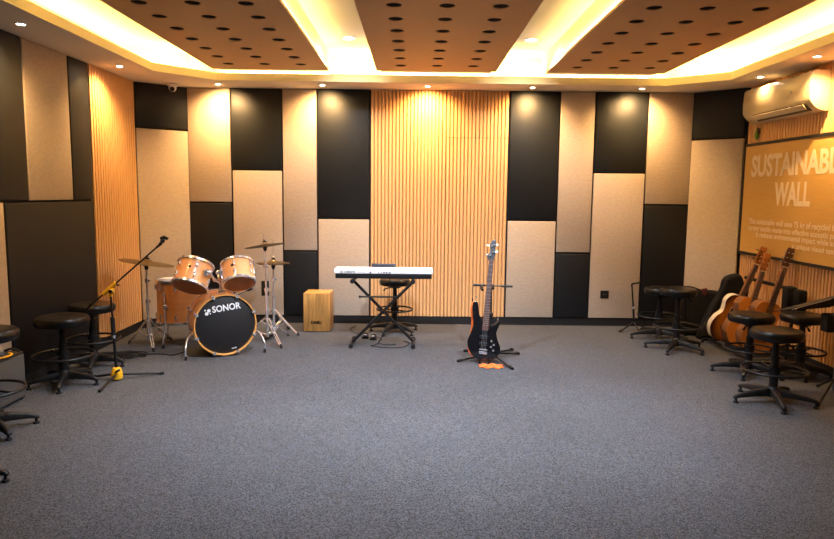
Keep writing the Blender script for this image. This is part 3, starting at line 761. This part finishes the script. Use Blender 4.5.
q = MB(); q.merge(text_bm('YAMAHA', .115, .023, .02, .001), T); q.build('lettering', 'grey', t, smooth=False)
q = MB(); q.ring((0, 0, 0), .011, .0022, frame((-.405, -.1765, .066), (0, -1, 0)), 24, 6)
for a in range(3): q.cyl(V((-.405, -.1765, .066)), V((-.405 + .010 * math.sin(a * 2 * PI / 3), -.1765, .066 + .010 * math.cos(a * 2 * PI / 3))), .0018, seg=6)
q.build('emblem', 'grey', t)
for x, r_ in ((-.125, .008), (-.045, .005), (-.02, .005), (.005, .0075), (.03, .0075), (.055, .006), (.07, .005)):
    q = MB(); q.cyl((x, -.165, .062), (x, -.178, .062), r_); q.build('socket', 'black', t)
q = MB(); q.box((-.25, -.1765, .0615), (-.17, -.1745, .0635)); q.box((.10, -.1765, .0615), (.22, -.1745, .0635)); q.build('printed_line', 'grey', t, smooth=False)
# cable from its back
q = MB(); q.tube(spline([(KX + .055, KY - .184, .730), (KX + .06, KY - .20, .715), (KX + .062, KY - .20, .60), (KX + .04, KY - .17, .25), (KX - .05, KY - .12, .03), (KX - .12, KY - .16, .006), (KX + .05, KY - .24, .006), (KX + .20, KY - .20, .006), (KX + .25, KY - .02, .006), (KX + .20, KY + .06, .006)], 8), .0035, 6)
tag(q.build('audio_cable', 'rubber'), 'thin black cable hanging from the keyboard back down to the carpet', 'cable')
t = thing('keyboard_stand', 'black X-shaped folding stand under the white keyboard', 'stand', (-.31, 6.50, 0))
for sx, yo in ((1, -.022), (-1, .022)):
    q = MB(); q.tube([(-sx * .30, yo, .03), (sx * .292, yo, .632)], .015, 8)
    q.build('leg', 'black', t)
    q = MB(); q.cyl((-sx * .30, -.17, .022), (-sx * .30, .17, .022), .0145); ft_ = q.build('foot_bar', 'black', t)
    for yy in (-.17, .17):
        q = MB(); q.cyl((-sx * .30, yy - .018, .022), (-sx * .30, yy + .018, .022), .022); q.build('end_cap', 'rubber', ft_)
    q = MB(); q.cyl((sx * .292, -.10, .643), (sx * .292, .20, .643), .0145); sb = q.build('support_bar', 'black', t)
    for yy in (-.10, .20):
        q = MB(); q.cyl((sx * .292, yy - .015, .643), (sx * .292, yy + .015, .643), .0225); q.build('end_cap', 'rubber', sb)
q = MB(); q.cyl((0, -.05, .331), (0, .05, .331), .018); q.build('pivot', 'black', t)
q = MB(); q.cyl((-.225, -.045, .485), (.12, -.045, .485), .009); q.ball((-.225, -.045, .485), .013); q.build('locking_bar', 'black', t)
for i, (x, y, lab) in enumerate(((-.505, 6.80, 'left-hand small chrome foot pedal on the carpet under the keyboard'), (-.42, 6.74, 'right-hand small chrome foot pedal, nearer, on the carpet under the keyboard'))):
    t = thing('sustain_pedal', lab, 'pedal', (x, y, 0), group='foot pedals')
    q = MB(); q.box((-.034, -.05, 0), (.034, .06, .022), bevel=.005); q.build('base', 'black', t)
    q = MB(); q.box((-.018, -.085, .028), (.018, .04, .040), bevel=.005, mtx=Matrix.Rotation(-.16, 4, 'X')); q.build('lever', 'chrome', t)
    q = MB(); q.box((-.022, .01, .021), (.022, .055, .050), bevel=.006); q.build('hinge', 'black', t)
q = MB(); q.tube(spline([(-.505, 6.862, .008), (-.56, 6.95, .005), (-.66, 7.05, .005), (-.70, 7.25, .005), (-.66, 7.38, .005)], 8), .003, 6)
tag(q.build('pedal_cable', 'rubber'), 'thin black cable running from the foot pedals towards the back wall', 'cable')
q = MB(); q.tube(spline([(-.42, 6.80, .008), (-.40, 6.86, .005), (-.33, 6.72, .005), (-.36, 6.55, .005), (-.26, 6.47, .005), (-.18, 6.50, .005)], 8), .003, 6)
tag(q.build('pedal_cable', 'rubber'), 'thin black cable curling forward on the carpet between the keyboard stand feet', 'cable')

# ------------------------------------------------------------------ bass guitar and its stand
bb = V((.606, 5.80, .028)); tt = V((.695, 5.985, 1.090))
t = thing('bass_guitar', 'gloss black electric bass guitar leaning upright on a black tripod stand', 'guitar', bb)
vax = (tt - bb).normalized(); uax = V((1, 0, 0)); uax = (uax - vax * uax.dot(vax)).normalized(); nax = uax.cross(vax)
G = Matrix((uax, vax, nax)).transposed().to_4x4()
t.matrix_world = Matrix.Translation(bb) @ G
def px2uv(pts, O, T_, s):
    ox, oy = O; ax = V((T_[0] - ox, -(T_[1] - oy))).normalized(); bx = V((ax.y, -ax.x)); out = []
    for x, y in pts:
        p = V((x - ox, -(y - oy))); out.append((p.dot(bx) * s, p.dot(ax) * s))
    return out
sc = 1.08 / 123.3
outl = px2uv([(473.4, 305.5), (475.5, 303.6), (478.4, 304.4), (479.2, 309), (480.2, 316.5), (482.5, 321), (485.5, 324), (489.6, 326), (493, 327.2), (496, 326.3), (498.6, 323.4), (500.6, 322.7), (501.6, 324), (500.4, 328), (497.8, 335), (499, 342), (502, 351), (499.6, 358), (493, 363), (484, 363.6), (476, 360), (470, 352.5), (468.4, 344), (471.6, 335.5), (474.2, 327), (473.6, 318.4), (472.9, 311)], (484, 363), (493, 240), sc)
q = MB(); q.prism(spl2(outl, 4), -.02, .02, bevel=.007, seg=3); q.build('body', 'bass_black', t)
L_ = 1.08
q = MB()
q.prism([(-.028, .29), (.026, .29), (.019, .90), (-.019, .90)], .004, .024, bevel=.003); q.build('neck', 'maple', t)
q = MB(); q.prism([(-.029, .265), (.027, .265), (.0195, .90), (-.0195, .90)], .0242, .030); fb = q.build('fretboard', 'rosewood', t)
q = MB()
for k in range(1, 21):
    v = .90 - .86 * (1 - 2 ** (-k / 12)); hw_ = .0195 + (.0275 - .0195) * (.90 - v) / .635
    if v > .27: q.box((-hw_, v - .0012, .030), (hw_, v + .0012, .0315))
q.build('frets', 'steel', fb, smooth=False)
hs = spl2([(-.020, .885), (-.036, .915), (-.040, .935), (-.018, .955), (-.016, .99), (-.022, 1.03), (-.008, 1.065), (.018, 1.08), (.030, 1.06), (.030, 1.0), (.034, .955), (.026, .915), (.020, .885)], 4)
q = MB(); q.prism(hs, .006, .022, bevel=.003); q.build('headstock', 'head_grey', t)
for u_, v_, sd in ((-.024, .935, -1), (-.008, 1.02, -1), (.020, .965, 1), (.018, 1.03, 1)):
    q = MB(); q.cyl((u_ * .6, v_, .02), (u_ * .6, v_, .036), .008); q.cyl((u_ * .6, v_, .012), (sd * .052, v_ + .004, .012), .004); q.ball((sd * .056, v_ + .004, .012), .007, (1, .6, 1.2)); q.build('tuner', 'chrome', t)
for v_ in (.205, .145):
    q = MB(); q.box((-.045, v_ - .016, .018), (.03, v_ + .016, .030), bevel=.004); q.build('pickup', 'plastic', t)
q = MB(); q.box((-.040, .055, .018), (.032, .080, .032), bevel=.003); q.box((-.040, .088, .018), (.032, .100, .036), bevel=.003); q.build('bridge', 'chrome', t)
for k in range(4):
    q = MB(); x = -.024 + k * .0135; q.cyl((x, .09, .036), (x * .55, .90, .0335), .0011, seg=5); q.build('string', 'steel', t)
for u_, v_ in ((.062, .175), (.085, .145), (.062, .125), (.085, .095)):
    q = MB(); q.cyl((u_, v_, .019), (u_, v_, .036), .010, .009); q.build('knob', 'chrome', t)
q = MB(); q.cyl((.108, .37, .0), (.108, .385, .0), .006); q.cyl((-.10, .545, 0), (-.10, .56, 0), .006); q.build('strap_button', 'chrome', t)
# orange strap hanging behind the horn
q = MB()
def ribbon(pts, w):
    P = spline(pts, 6); vs = []
    for p in P: vs += [p + V((-w / 2, 0, 0)), p + V((w / 2, .004, 0)), p + V((w / 2, .009, 0)), p + V((-w / 2, .005, 0))]
    fs = []
    for i in range(len(P) - 1):
        for j in range(4): fs.append((4 * i + j, 4 * i + (j + 1) % 4, 4 * i + 4 + (j + 1) % 4, 4 * i + 4 + j))
    return vs, fs + [(0, 1, 2, 3), tuple(range(len(vs) - 4, len(vs)))]
vs, fs = ribbon([(.524, 5.945, .525), (.514, 5.935, .46), (.522, 5.935, .38), (.518, 5.92, .29), (.500, 5.90, .19), (.492, 5.885, .10), (.530, 5.875, .045)], .020)
q.add(vs, fs); tag(q.build('guitar_strap', 'orange'), 'orange strap hanging down beside the bass guitar horn', 'strap')
# crumpled orange cloth on the floor under the body
q = MB(); gx, gy = 16, 10; vs = []; fs = []
for j in range(gy + 1):
    for i in range(gx + 1):
        x = .595 + .195 * i / gx; y = 5.625 + .110 * j / gy
        ed = min(i, gx - i, j * 1.6, (gy - j) * 1.6) / 3.0
        z = .006 + min(1, ed) * (.010 + .010 * math.sin(i * 1.1 + j * .6) * math.sin(j * 1.3 - i * .4))
        vs.append((x - .02 + .012 * math.sin(j * 1.7), y + .02 * math.sin(i * .9), min(z, .008) if y > 5.715 or x > .73 else z))
for j in range(gy):
    for i in range(gx):
        a = j * (gx + 1) + i; fs.append((a, a + 1, a + gx + 2, a + gx + 1))
q.add(vs, fs); o = q.build('orange_cloth', 'orange')
sm = o.modifiers.new('s', 'SOLIDIFY'); sm.thickness = .005; sm.offset = -1
tag(o, 'crumpled orange cloth on the carpet under the bass guitar', 'cloth')

t = thing('guitar_stand', 'black tripod guitar stand holding the bass guitar by its neck', 'guitar stand', (.70, 5.99, 0))
B = V((.70, 5.99, 0))
def loc(p): return V(p) - B
q = MB(); q.lathe([(0, .03), (.024, .03), (.026, .075), (0, .085)], seg=16); q.cyl((0, 0, .06), loc((.70, 6.03, .40)), .013); q.cyl(loc((.70, 6.03, .40)), loc((.697, 6.04, .672)), .009); q.ball(loc((.70, 6.03, .40)), .02); q.build('pole', 'black', t)
q = MB(); yk = loc((.697, 6.04, .662))
q.tube([yk, yk + V((0, -.05, 0))], .010); q.cyl(yk + V((-.17, -.045, .012)), yk + V((.19, -.045, .002)), .0065)
q.cyl(yk + V((-.17, -.045, .012)), yk + V((-.06, -.045, .012)), .011); q.cyl(yk + V((.09, -.045, .003)), yk + V((.185, -.045, .002)), .010)
q.tube([yk + V((-.094, -.045, .01)), yk + V((-.096, -.10, -.015)), yk + V((-.092, -.135, -.02))], .012); q.tube([yk + V((.004, -.045, .01)), yk + V((.006, -.10, -.005)), yk + V((.002, -.135, -.005))], .012)
q.build('neck_yoke', 'black', t)
q = MB(); q.cyl(yk + V((-.17, -.045, .0)), yk + V((-.172, -.045, -.14)), .0025, seg=6); q.cyl(yk + V((-.172, -.045, -.11)), yk + V((-.172, -.045, -.14)), .006, seg=8); q.build('retaining_strap', 'black', t)
q = MB(); c0 = loc((.70, 5.995, .08)); q.tube([c0, loc((.60, 5.93, .012)), loc((.575, 5.765, .0075)), loc((.575, 5.757, .045))], .0058); q.tube([c0, loc((.70, 5.93, .012)), loc((.66, 5.765, .0075)), loc((.66, 5.757, .045))], .0058) ; q.build('cradle', 'black', t)
for f in ((.385, 5.82), (.842, 5.575), (.945, 6.29), (.985, 6.125), (.475, 6.225)):
    f = loc((*f, 0)); q = MB(); q.tube([V((0, 0, .055)) + f * .02, f * .5 + V((0, 0, .030)), f + V((0, 0, .012))], .0095); lg = q.build('leg', 'black', t)
    q = MB(); q.tube([f * .88 + V((0, 0, .021)), f + V((0, 0, .0135))], .0125); q.build('rubber_foot', 'rubber', lg)

# ------------------------------------------------------------------ microphone stand
b = V((-2.352, 5.17, 0))
t = thing('microphone_stand', 'black boom microphone stand with yellow clutch and yellow base', 'microphone stand', b)
top = V((-2.374, 5.17, .70)) - b
q = MB(); q.cyl((0, 0, .06), top * .55, .0115); q.cyl(top * .55, top, .008); q.build('pole', 'black', t)
q = MB(); q.cyl(top * .52, top * .72, .0165); q.build('grip', 'rubber', t)
q = MB(); q.cyl(top * .50 - V((0, 0, .012)), top * .52, .0125); q.build('collar', 'chrome', t)
q = MB(); q.lathe([(0, .010), (.042, .012), (.046, .03), (.040, .075), (.028, .10), (.014, .105), (0, .105)], seg=24); hub = q.build('base_hub', 'yellow', t)
q = MB(); q.tube([(.01, -.04, .075), (.045, -.055, .095)], [.008, .010]); q.build('clamp_knob', 'black', hub)
be = V((-2.592, 5.17, .590)) - b; tip = V((-2.022, 5.17, 1.083)) - b; bd_ = (tip - be).normalized()
piv = top + V((.0, -.0, .035))
k = (piv - be).dot(bd_); off = piv - (be + bd_ * k); be = be + off; tip = tip + off
q = MB(); q.cyl(be, tip, .0065); q.cyl(be, be + bd_ * .06, .010); q.build('boom', 'black', t)
q = MB(); q.tube([piv - bd_ * .075, piv + bd_ * .06], .017); q.cyl(top - V((0, 0, .03)), piv, .017); q.ball(piv + V((.02, -.02, -.02)), .022); cl = q.build('clutch', 'yellow', t)
q = MB(); q.cyl(piv + V((.02, -.035, -.02)), piv + V((.02, -.05, -.02)), .013); q.tube([piv + bd_ * .05, piv + bd_ * .055 + V((.03, -.01, -.012))], .007); q.build('clutch_knob', 'black', cl)
q = MB(); q.cyl(tip, tip + bd_ * .03, .009); q.cyl(tip + bd_ * .03, tip + bd_ * .05 + V((0, 0, .004)), .012); q.ball(tip + bd_ * .062 + V((0, 0, .012)), .018); q.tube([tip + bd_ * .06 + V((-.016, 0, .03)), tip + bd_ * .06 + V((.012, 0, .040)), tip + bd_ * .06 + V((.042, 0, .026))], [.010, .014, .012]); q.build('microphone_clip', 'plastic', t)
for f in ((-2.330, 4.83), (-2.05, 5.345), (-2.595, 5.20)):
    f = V((*f, 0)) - b; d = f.normalized(); q = MB(); q.tube([d * .035 + V((0, 0, .045)), f + V((0, 0, .011))], .0095); lg = q.build('leg', 'black', t)
    q = MB(); q.tube([f - d * .03 + V((0, 0, .0145)), f + d * .004 + V((0, 0, .0128))], .0125); q.build('rubber_foot', 'rubber', lg)

# ------------------------------------------------------------------ amplifier at the left edge
t = thing('guitar_amplifier', 'small black amplifier with grey grille cloth against the side wall', 'amplifier', (-2.868, 4.475, 0))
q = MB(); q.box((-.075, -.225, .008), (.070, .225, .345), bevel=.008); q.build('cabinet', 'black_trim', t)
q = MB(); q.box((.066, -.215, .022), (.078, .215, .325), bevel=.004); q.build('grille', 'amp_grille', t)
q = MB(); q.tube(spline([(-.06, .225 - .02, .346), (.0, .20, .365), (.06, .20, .346)], 6), .008); q.build('handle', 'rubber', t)
for sx in (-.05, .05):
    for sy in (-.19, .19):
        q = MB(); q.cyl((sx, sy, 0), (sx, sy, .009), .014); q.build('foot', 'rubber', t)
q = MB(); q.box((-.03, -.045, 0), (.03, .045, .045), bevel=.008); tag(q.build('effects_pedal', 'bluegrey', loc=(-2.868, 4.50, .3455)), 'small blue grey box lying on top of the amplifier', 'pedal')
q = MB(); q.tube(spline([(0.0, -.07, .007), (.03, 0, .007), (.02, .07, .007), (-.02, .10, .007)], 6), .007, 8); tag(q.build('yellow_cable', 'yellow', loc=(-2.822, 4.50, .3455)), 'short yellow cable on the front edge of the amplifier top', 'cable')

# ------------------------------------------------------------------ wall sockets
def socket(x, z, label, y=D - .0365, w=.095, h=.09):
    t = thing('wall_socket', label, 'socket', (x, y, z), group='black wall sockets')
    q = MB(); q.box((-w / 2, -.010, -h / 2), (w / 2, 0, h / 2), bevel=.004); q.build('plate', 'plastic', t)
    q = MB(); q.lathe([(0, .0005), (.012, .0005), (.030, .002), (.030, .0045), (.026, .0045)], frame((0, -.0100, 0), (0, -1, 0)), 24); q.build('outlet', 'rubber', t)
    q = MB()
    for sx in (-.010, .010): q.cyl((sx, -.0145, 0), (sx, -.0105, 0), .0035, seg=8)
    q.build('contact', 'steel', t)
socket(2.163, .367, 'black wall socket low on the beige panel near the small hooked stand')
socket(-1.70, .40, 'black wall socket on the beige panel behind the cymbal stands', h=.17, w=.085)

# ------------------------------------------------------------------ small hooked stand by the back wall
b = V((2.455, 7.35, 0)); t = thing('instrument_stand', 'small slim black stand with a hooked top beside the two stools', 'stand', b)
q = MB(); q.tube([(0, 0, .05), (-.02, 0, .27), (-.045, 0, .50)], [.011, .010, .008]); q.build('pole', 'black', t)
q = MB(); q.tube(spline([(-.045, 0, .49), (-.045, -.005, .515), (-.02, -.01, .525), (.045, -.02, .535)], 5), .010); q.build('hook', 'rubber', t)
q = MB(); q.cyl((-.018, 0, .235), (-.0165, 0, .262), .0145); q.build('collar', 'chrome', t)
for f in ((-.21, -.16), (.145, .04), (.02, -.10)):
    f = V((*f, 0)); q = MB(); q.tube([V((0, 0, .085)), f + V((0, 0, .010))], .0085); lg = q.build('leg', 'black', t)
    q = MB(); q.tube([f * .85 + V((0, 0, .022)), f + V((0, 0, .0125))], .0115); q.build('rubber_foot', 'rubber', lg)

# ------------------------------------------------------------------ acoustic guitars in a rack
def acoustic(label, bot, top, face, side_m, top_m, head_m, tuner_m, dp=.088, W_=.36):
    bot, top = V(bot), V(top); v = (top - bot).normalized(); n = V(face); n = (n - v * n.dot(v)).normalized(); u = v.cross(n)
    t = thing('acoustic_guitar', label, 'guitar', bot, group='acoustic guitars in the rack')
    t.matrix_world = Matrix.Translation(bot) @ Matrix((u, v, n)).transposed().to_4x4()
    a = W_ / 2; half = [(0, 0), (.10, .008), (a * .90, .075), (a, .145), (a * .88, .225), (a * .66, .285), (a * .68, .345), (a * .74, .40), (a * .62, .455), (.06, .482), (0, .484)]
    ol = spl2([(x, y) for x, y in half] + [(-x, y) for x, y in half[-2:0:-1]], 5)
    q = MB(); q.prism(ol, -dp, -.002); q.build('side', side_m, t)
    q = MB(); q.prism(ol, -.002, .002); q.build('soundboard', top_m, t)
    q = MB(); q.prism(ol, -dp - .004, -dp); q.build('back', 'brownwood', t)
    q = MB(); q.lathe([(0, .0024), (.047, .0024), (.047, .0022)], Matrix.Translation((0, .325, 0)), 28); q.build('sound_hole', 'void', t)
    q = MB(); q.lathe([(.049, .0023), (.058, .0023), (.058, .0021)], Matrix.Translation((0, .325, 0)), 28); q.build('rosette', 'cream', t)
    q = MB(); q.box((-.075, .13, .002), (.075, .155, .011), bevel=.003); q.build('bridge', 'rosewood', t)
    e = (top - bot).length; nut = e - .185
    q = MB(); q.prism([(-.028, .47), (.028, .47), (.022, nut), (-.022, nut)], -.016, .0065, bevel=.003); q.build('neck', 'brownwood', t)
    q = MB(); q.prism([(-.029, .375), (.029, .375), (.022, nut), (-.022, nut)], .0067, .012); q.build('fretboard', 'rosewood', t)
    q = MB(); q.box((-.022, nut, .004), (.022, nut + .006, .014)); q.build('nut', 'cream', t)
    q = MB(); q.prism(spl2([(-.022, nut + .006), (-.034, nut + .035), (-.036, nut + .16), (-.018, nut + .185), (0, nut + .178), (.018, nut + .185), (.036, nut + .16), (.034, nut + .035), (.022, nut + .006)], 3), -.012, .004, Matrix.Translation((0, 0, 0)), bevel=.002); q.build('headstock', head_m, t)
    for sd in (-1, 1):
        for k in range(3):
            y = nut + .045 + k * .045; q = MB(); q.cyl((sd * .020, y, .004), (sd * .020, y, .016), .006); q.cyl((sd * .03, y, -.006), (sd * .050, y, -.006), .003, seg=6); q.ball((sd * .056, y, -.006), .009, (1, .75, 1.1), 10); q.build('tuner', tuner_m, t)
    for k in range(6):
        q = MB(); x = -.0235 + k * .0094; q.cyl((x * 1.1, .145, .011), (x * .8, nut, .0145), .0008, seg=4); q.build('string', 'steel', t)
    return t
acoustic('sunburst acoustic guitar with a cream side edge, leftmost in the guitar rack', (3.075, 6.575, .055), (3.395, 6.47, 1.01), (.15, -.985, 0), 'cream', 'sunburst', 'headwood', 'black', dp=.062, W_=.36)
acoustic('orange acoustic guitar with a glossy brown headstock, middle one in the rack', (3.15, 6.35, .05), (3.395, 6.40, .955), (.15, -.98, 0), 'brownwood', 'orangewood', 'headwood', 'gold', W_=.36)
acoustic('acoustic guitar with the dark red headstock, rightmost in the rack', (3.165, 6.10, .055), (3.42, 6.045, 1.035), (.12, -.99, 0), 'brownwood', 'orangewood', 'rosewood', 'steel', W_=.36)
t = thing('guitar_rack', 'black guitar rack with a padded rail along the slatted wall', 'guitar rack', (3.36, 6.30, 0))
q = MB(); q.cyl((.035, .50, .668), (.035, -.46, .668), .018); q.build('rail', 'black', t)
q = MB(); q.cyl((-.34, .44, .035), (-.34, -.42, .035), .014); q.cyl((-.02, .44, .035), (-.02, -.42, .035), .014); q.build('lower_rail', 'black', t)
for yy in (.44, -.42):
    q = MB(); q.tube([(-.40, yy, .03), (-.02, yy, .03), (.07, yy, .03)], .015); q.tube([(-.02, yy, .03), (.035, yy, .655)], .015); q.build('end_frame', 'black', t)
    for xx in (-.40, .07):
        q = MB(); q.cyl((xx, yy, 0), (xx, yy, .03), .014); q.build('foot', 'rubber', t)
q = MB(); q.box((-.05, -.43, .45), (.045, -.33, .70), bevel=.018); q.box((-.02, -.55, .50), (.065, -.455, .685), bevel=.018); q.build('padding', 'bag', t)

# ------------------------------------------------------------------ gig bags
def bag(name, label, outline_px, Yp, org, th, m='bag', lean=0.0):
    """soft bag: silhouette in its own upright plane at distance Yp, real thickness th"""
    f = 668.88; pts = []
    for x, y in outline_px:
        X = (x - 417) / f * Yp * 1.018; Z = 1.5 - (y - 195.5) / f * Yp * 1.018
        pts.append((X - org[0], max(.004, Z)))
    t = thing(name, label, 'gig bag', (org[0], Yp, 0), group='black gig bags')
    mt = Matrix(((1, 0, 0, 0), (0, math.tan(lean), -1, 0), (0, 1, 0, 0), (0, 0, 0, 1)))
    q = MB(); q.prism(spl2(pts, 4), -th / 2, th / 2, mt, bevel=th * .30, seg=4); q.build('shell', m, t, angle=60)
    return t, mt, pts
t, mt, pts = bag('gig_bag', 'wide black gig bag lying on its side against the back corner', [(682, 289), (688, 286), (696, 286.5), (704, 289), (722, 291), (730, 300), (727, 318), (716, 336), (703, 341), (690, 340), (683, 336), (680, 316)], 7.10, (2.95, 0), .13, lean=.12)
q = MB(); q.prism([(.12, .50), (.185, .515), (.19, .45), (.165, .42), (.13, .45)], .050, .070, mt, bevel=.004); q.build('pocket_flap', 'bag_red', t)
t, mt, pts = bag('gig_bag', 'tall black gig bag leaning up to the sign corner behind the guitars', [(724, 279), (729, 274.5), (738, 272.5), (742, 277), (744, 286), (740, 298), (733, 318), (727, 338), (720, 348), (707, 348), (700, 341), (703, 326), (711, 307), (718, 295), (722, 287)], 6.93, (3.06, 0), .12, lean=.05)
q = MB(); q.tube([mt @ V(p) for p in spline([(.20, .655, .068), (.14, .52, .070), (.06, .36, .070), (.0, .2, .070)], 6)], .006); q.build('zip', 'rubber', t)

# ------------------------------------------------------------------ music stand at the right edge
b = V((3.165, 4.90, 0)); t = thing('music_stand', 'black music stand with a tilted desk, cut by the right frame edge', 'music stand', b)
q = MB(); q.cyl((0, 0, .05), (0, 0, .70), .011); q.build('pole', 'pole_grey', t)
u = V((.965, 0, .262)).normalized(); v = V((.14, .97, -.21)); v = (v - u * v.dot(u)).normalized(); n = u.cross(v)
T = Matrix((u, v, n)).transposed().to_4x4(); T.translation = V((-.17, 0, .715))
q = MB(); q.box((-.19, 0, 0), (.33, .30, .006), bevel=.002, mtx=T); q.build('desk', 'rubber', t)
q = MB(); q.add([T @ V(p) for p in ((-.19, 0, .004), (.33, 0, .004), (.33, 0, -.052), (.06, 0, -.050), (-.19, 0, -.008), (-.19, .008, .004), (.33, .008, .004), (.33, .008, -.052), (.06, .008, -.050), (-.19, .008, -.008))], [(0, 1, 2, 3, 4), (5, 6, 7, 8, 9), (0, 1, 6, 5), (1, 2, 7, 6), (2, 3, 8, 7), (3, 4, 9, 8), (4, 0, 5, 9)]); q.build('lip', 'rubber', t, smooth=False)
q = MB(); q.cyl(T @ V((-.19, -.001, 0)), T @ V((.10, -.001, .005)), .0025, seg=6); q.build('edge_wire', 'chrome', t)
for x in (-.191, -.170):
    q = MB(); q.ball(T @ V((x, -.003, -.004)), .007); q.build('screw', 'chrome', t)
q = MB(); q.box((-.115, -.045, .50), (.03, .045, .635), bevel=.008); q.build('bracket', 'plastic', t)
for f in ((2.905, 4.655), (3.20, 5.155), (3.44, 4.72)):
    f = V((*f, 0)) - b; q = MB(); q.tube([V((0, 0, .14)), f + V((0, 0, .010))], .0085); lg = q.build('leg', 'black', t)
    q = MB(); q.tube([f * .9 + V((0, 0, .022)), f + V((0, 0, .012))], .0115); q.build('rubber_foot', 'rubber', lg)

# ------------------------------------------------------------------ camera
f_px, pit, yaw, rol = 668.8822, .1146, -.0031, .0102
d = V((-math.sin(yaw) * math.cos(pit), math.cos(yaw) * math.cos(pit), -math.sin(pit)))
r = V((math.cos(yaw), math.sin(yaw), 0)); u = r.cross(d)
r2 = r * math.cos(rol) + u * math.sin(rol); u2 = -r * math.sin(rol) + u * math.cos(rol)
cam = bpy.data.cameras.new('camera'); cam.sensor_width = 36; cam.lens = f_px / 834 * 36; cam.clip_start = .05
co = bpy.data.objects.new('camera', cam); COL.objects.link(co)
mw = Matrix((r2, u2, -d)).transposed().to_4x4(); mw.translation = (0, 0, 1.5); co.matrix_world = mw
S.camera = co
w = bpy.data.worlds.new('world'); S.world = w; w.use_nodes = True
w.node_tree.nodes['Background'].inputs[0].default_value = (1, .9, .8, 1); w.node_tree.nodes['Background'].inputs[1].default_value = .0
S.view_settings.view_transform = 'Standard'; S.view_settings.look = 'None'; S.view_settings.gamma = 1; S.view_settings.use_curve_mapping = False
S.view_settings.exposure = 0.56
S.cycles.use_denoising = True
S.cycles.max_bounces = 8; S.cycles.diffuse_bounces = 6; S.cycles.sample_clamp_indirect = 6
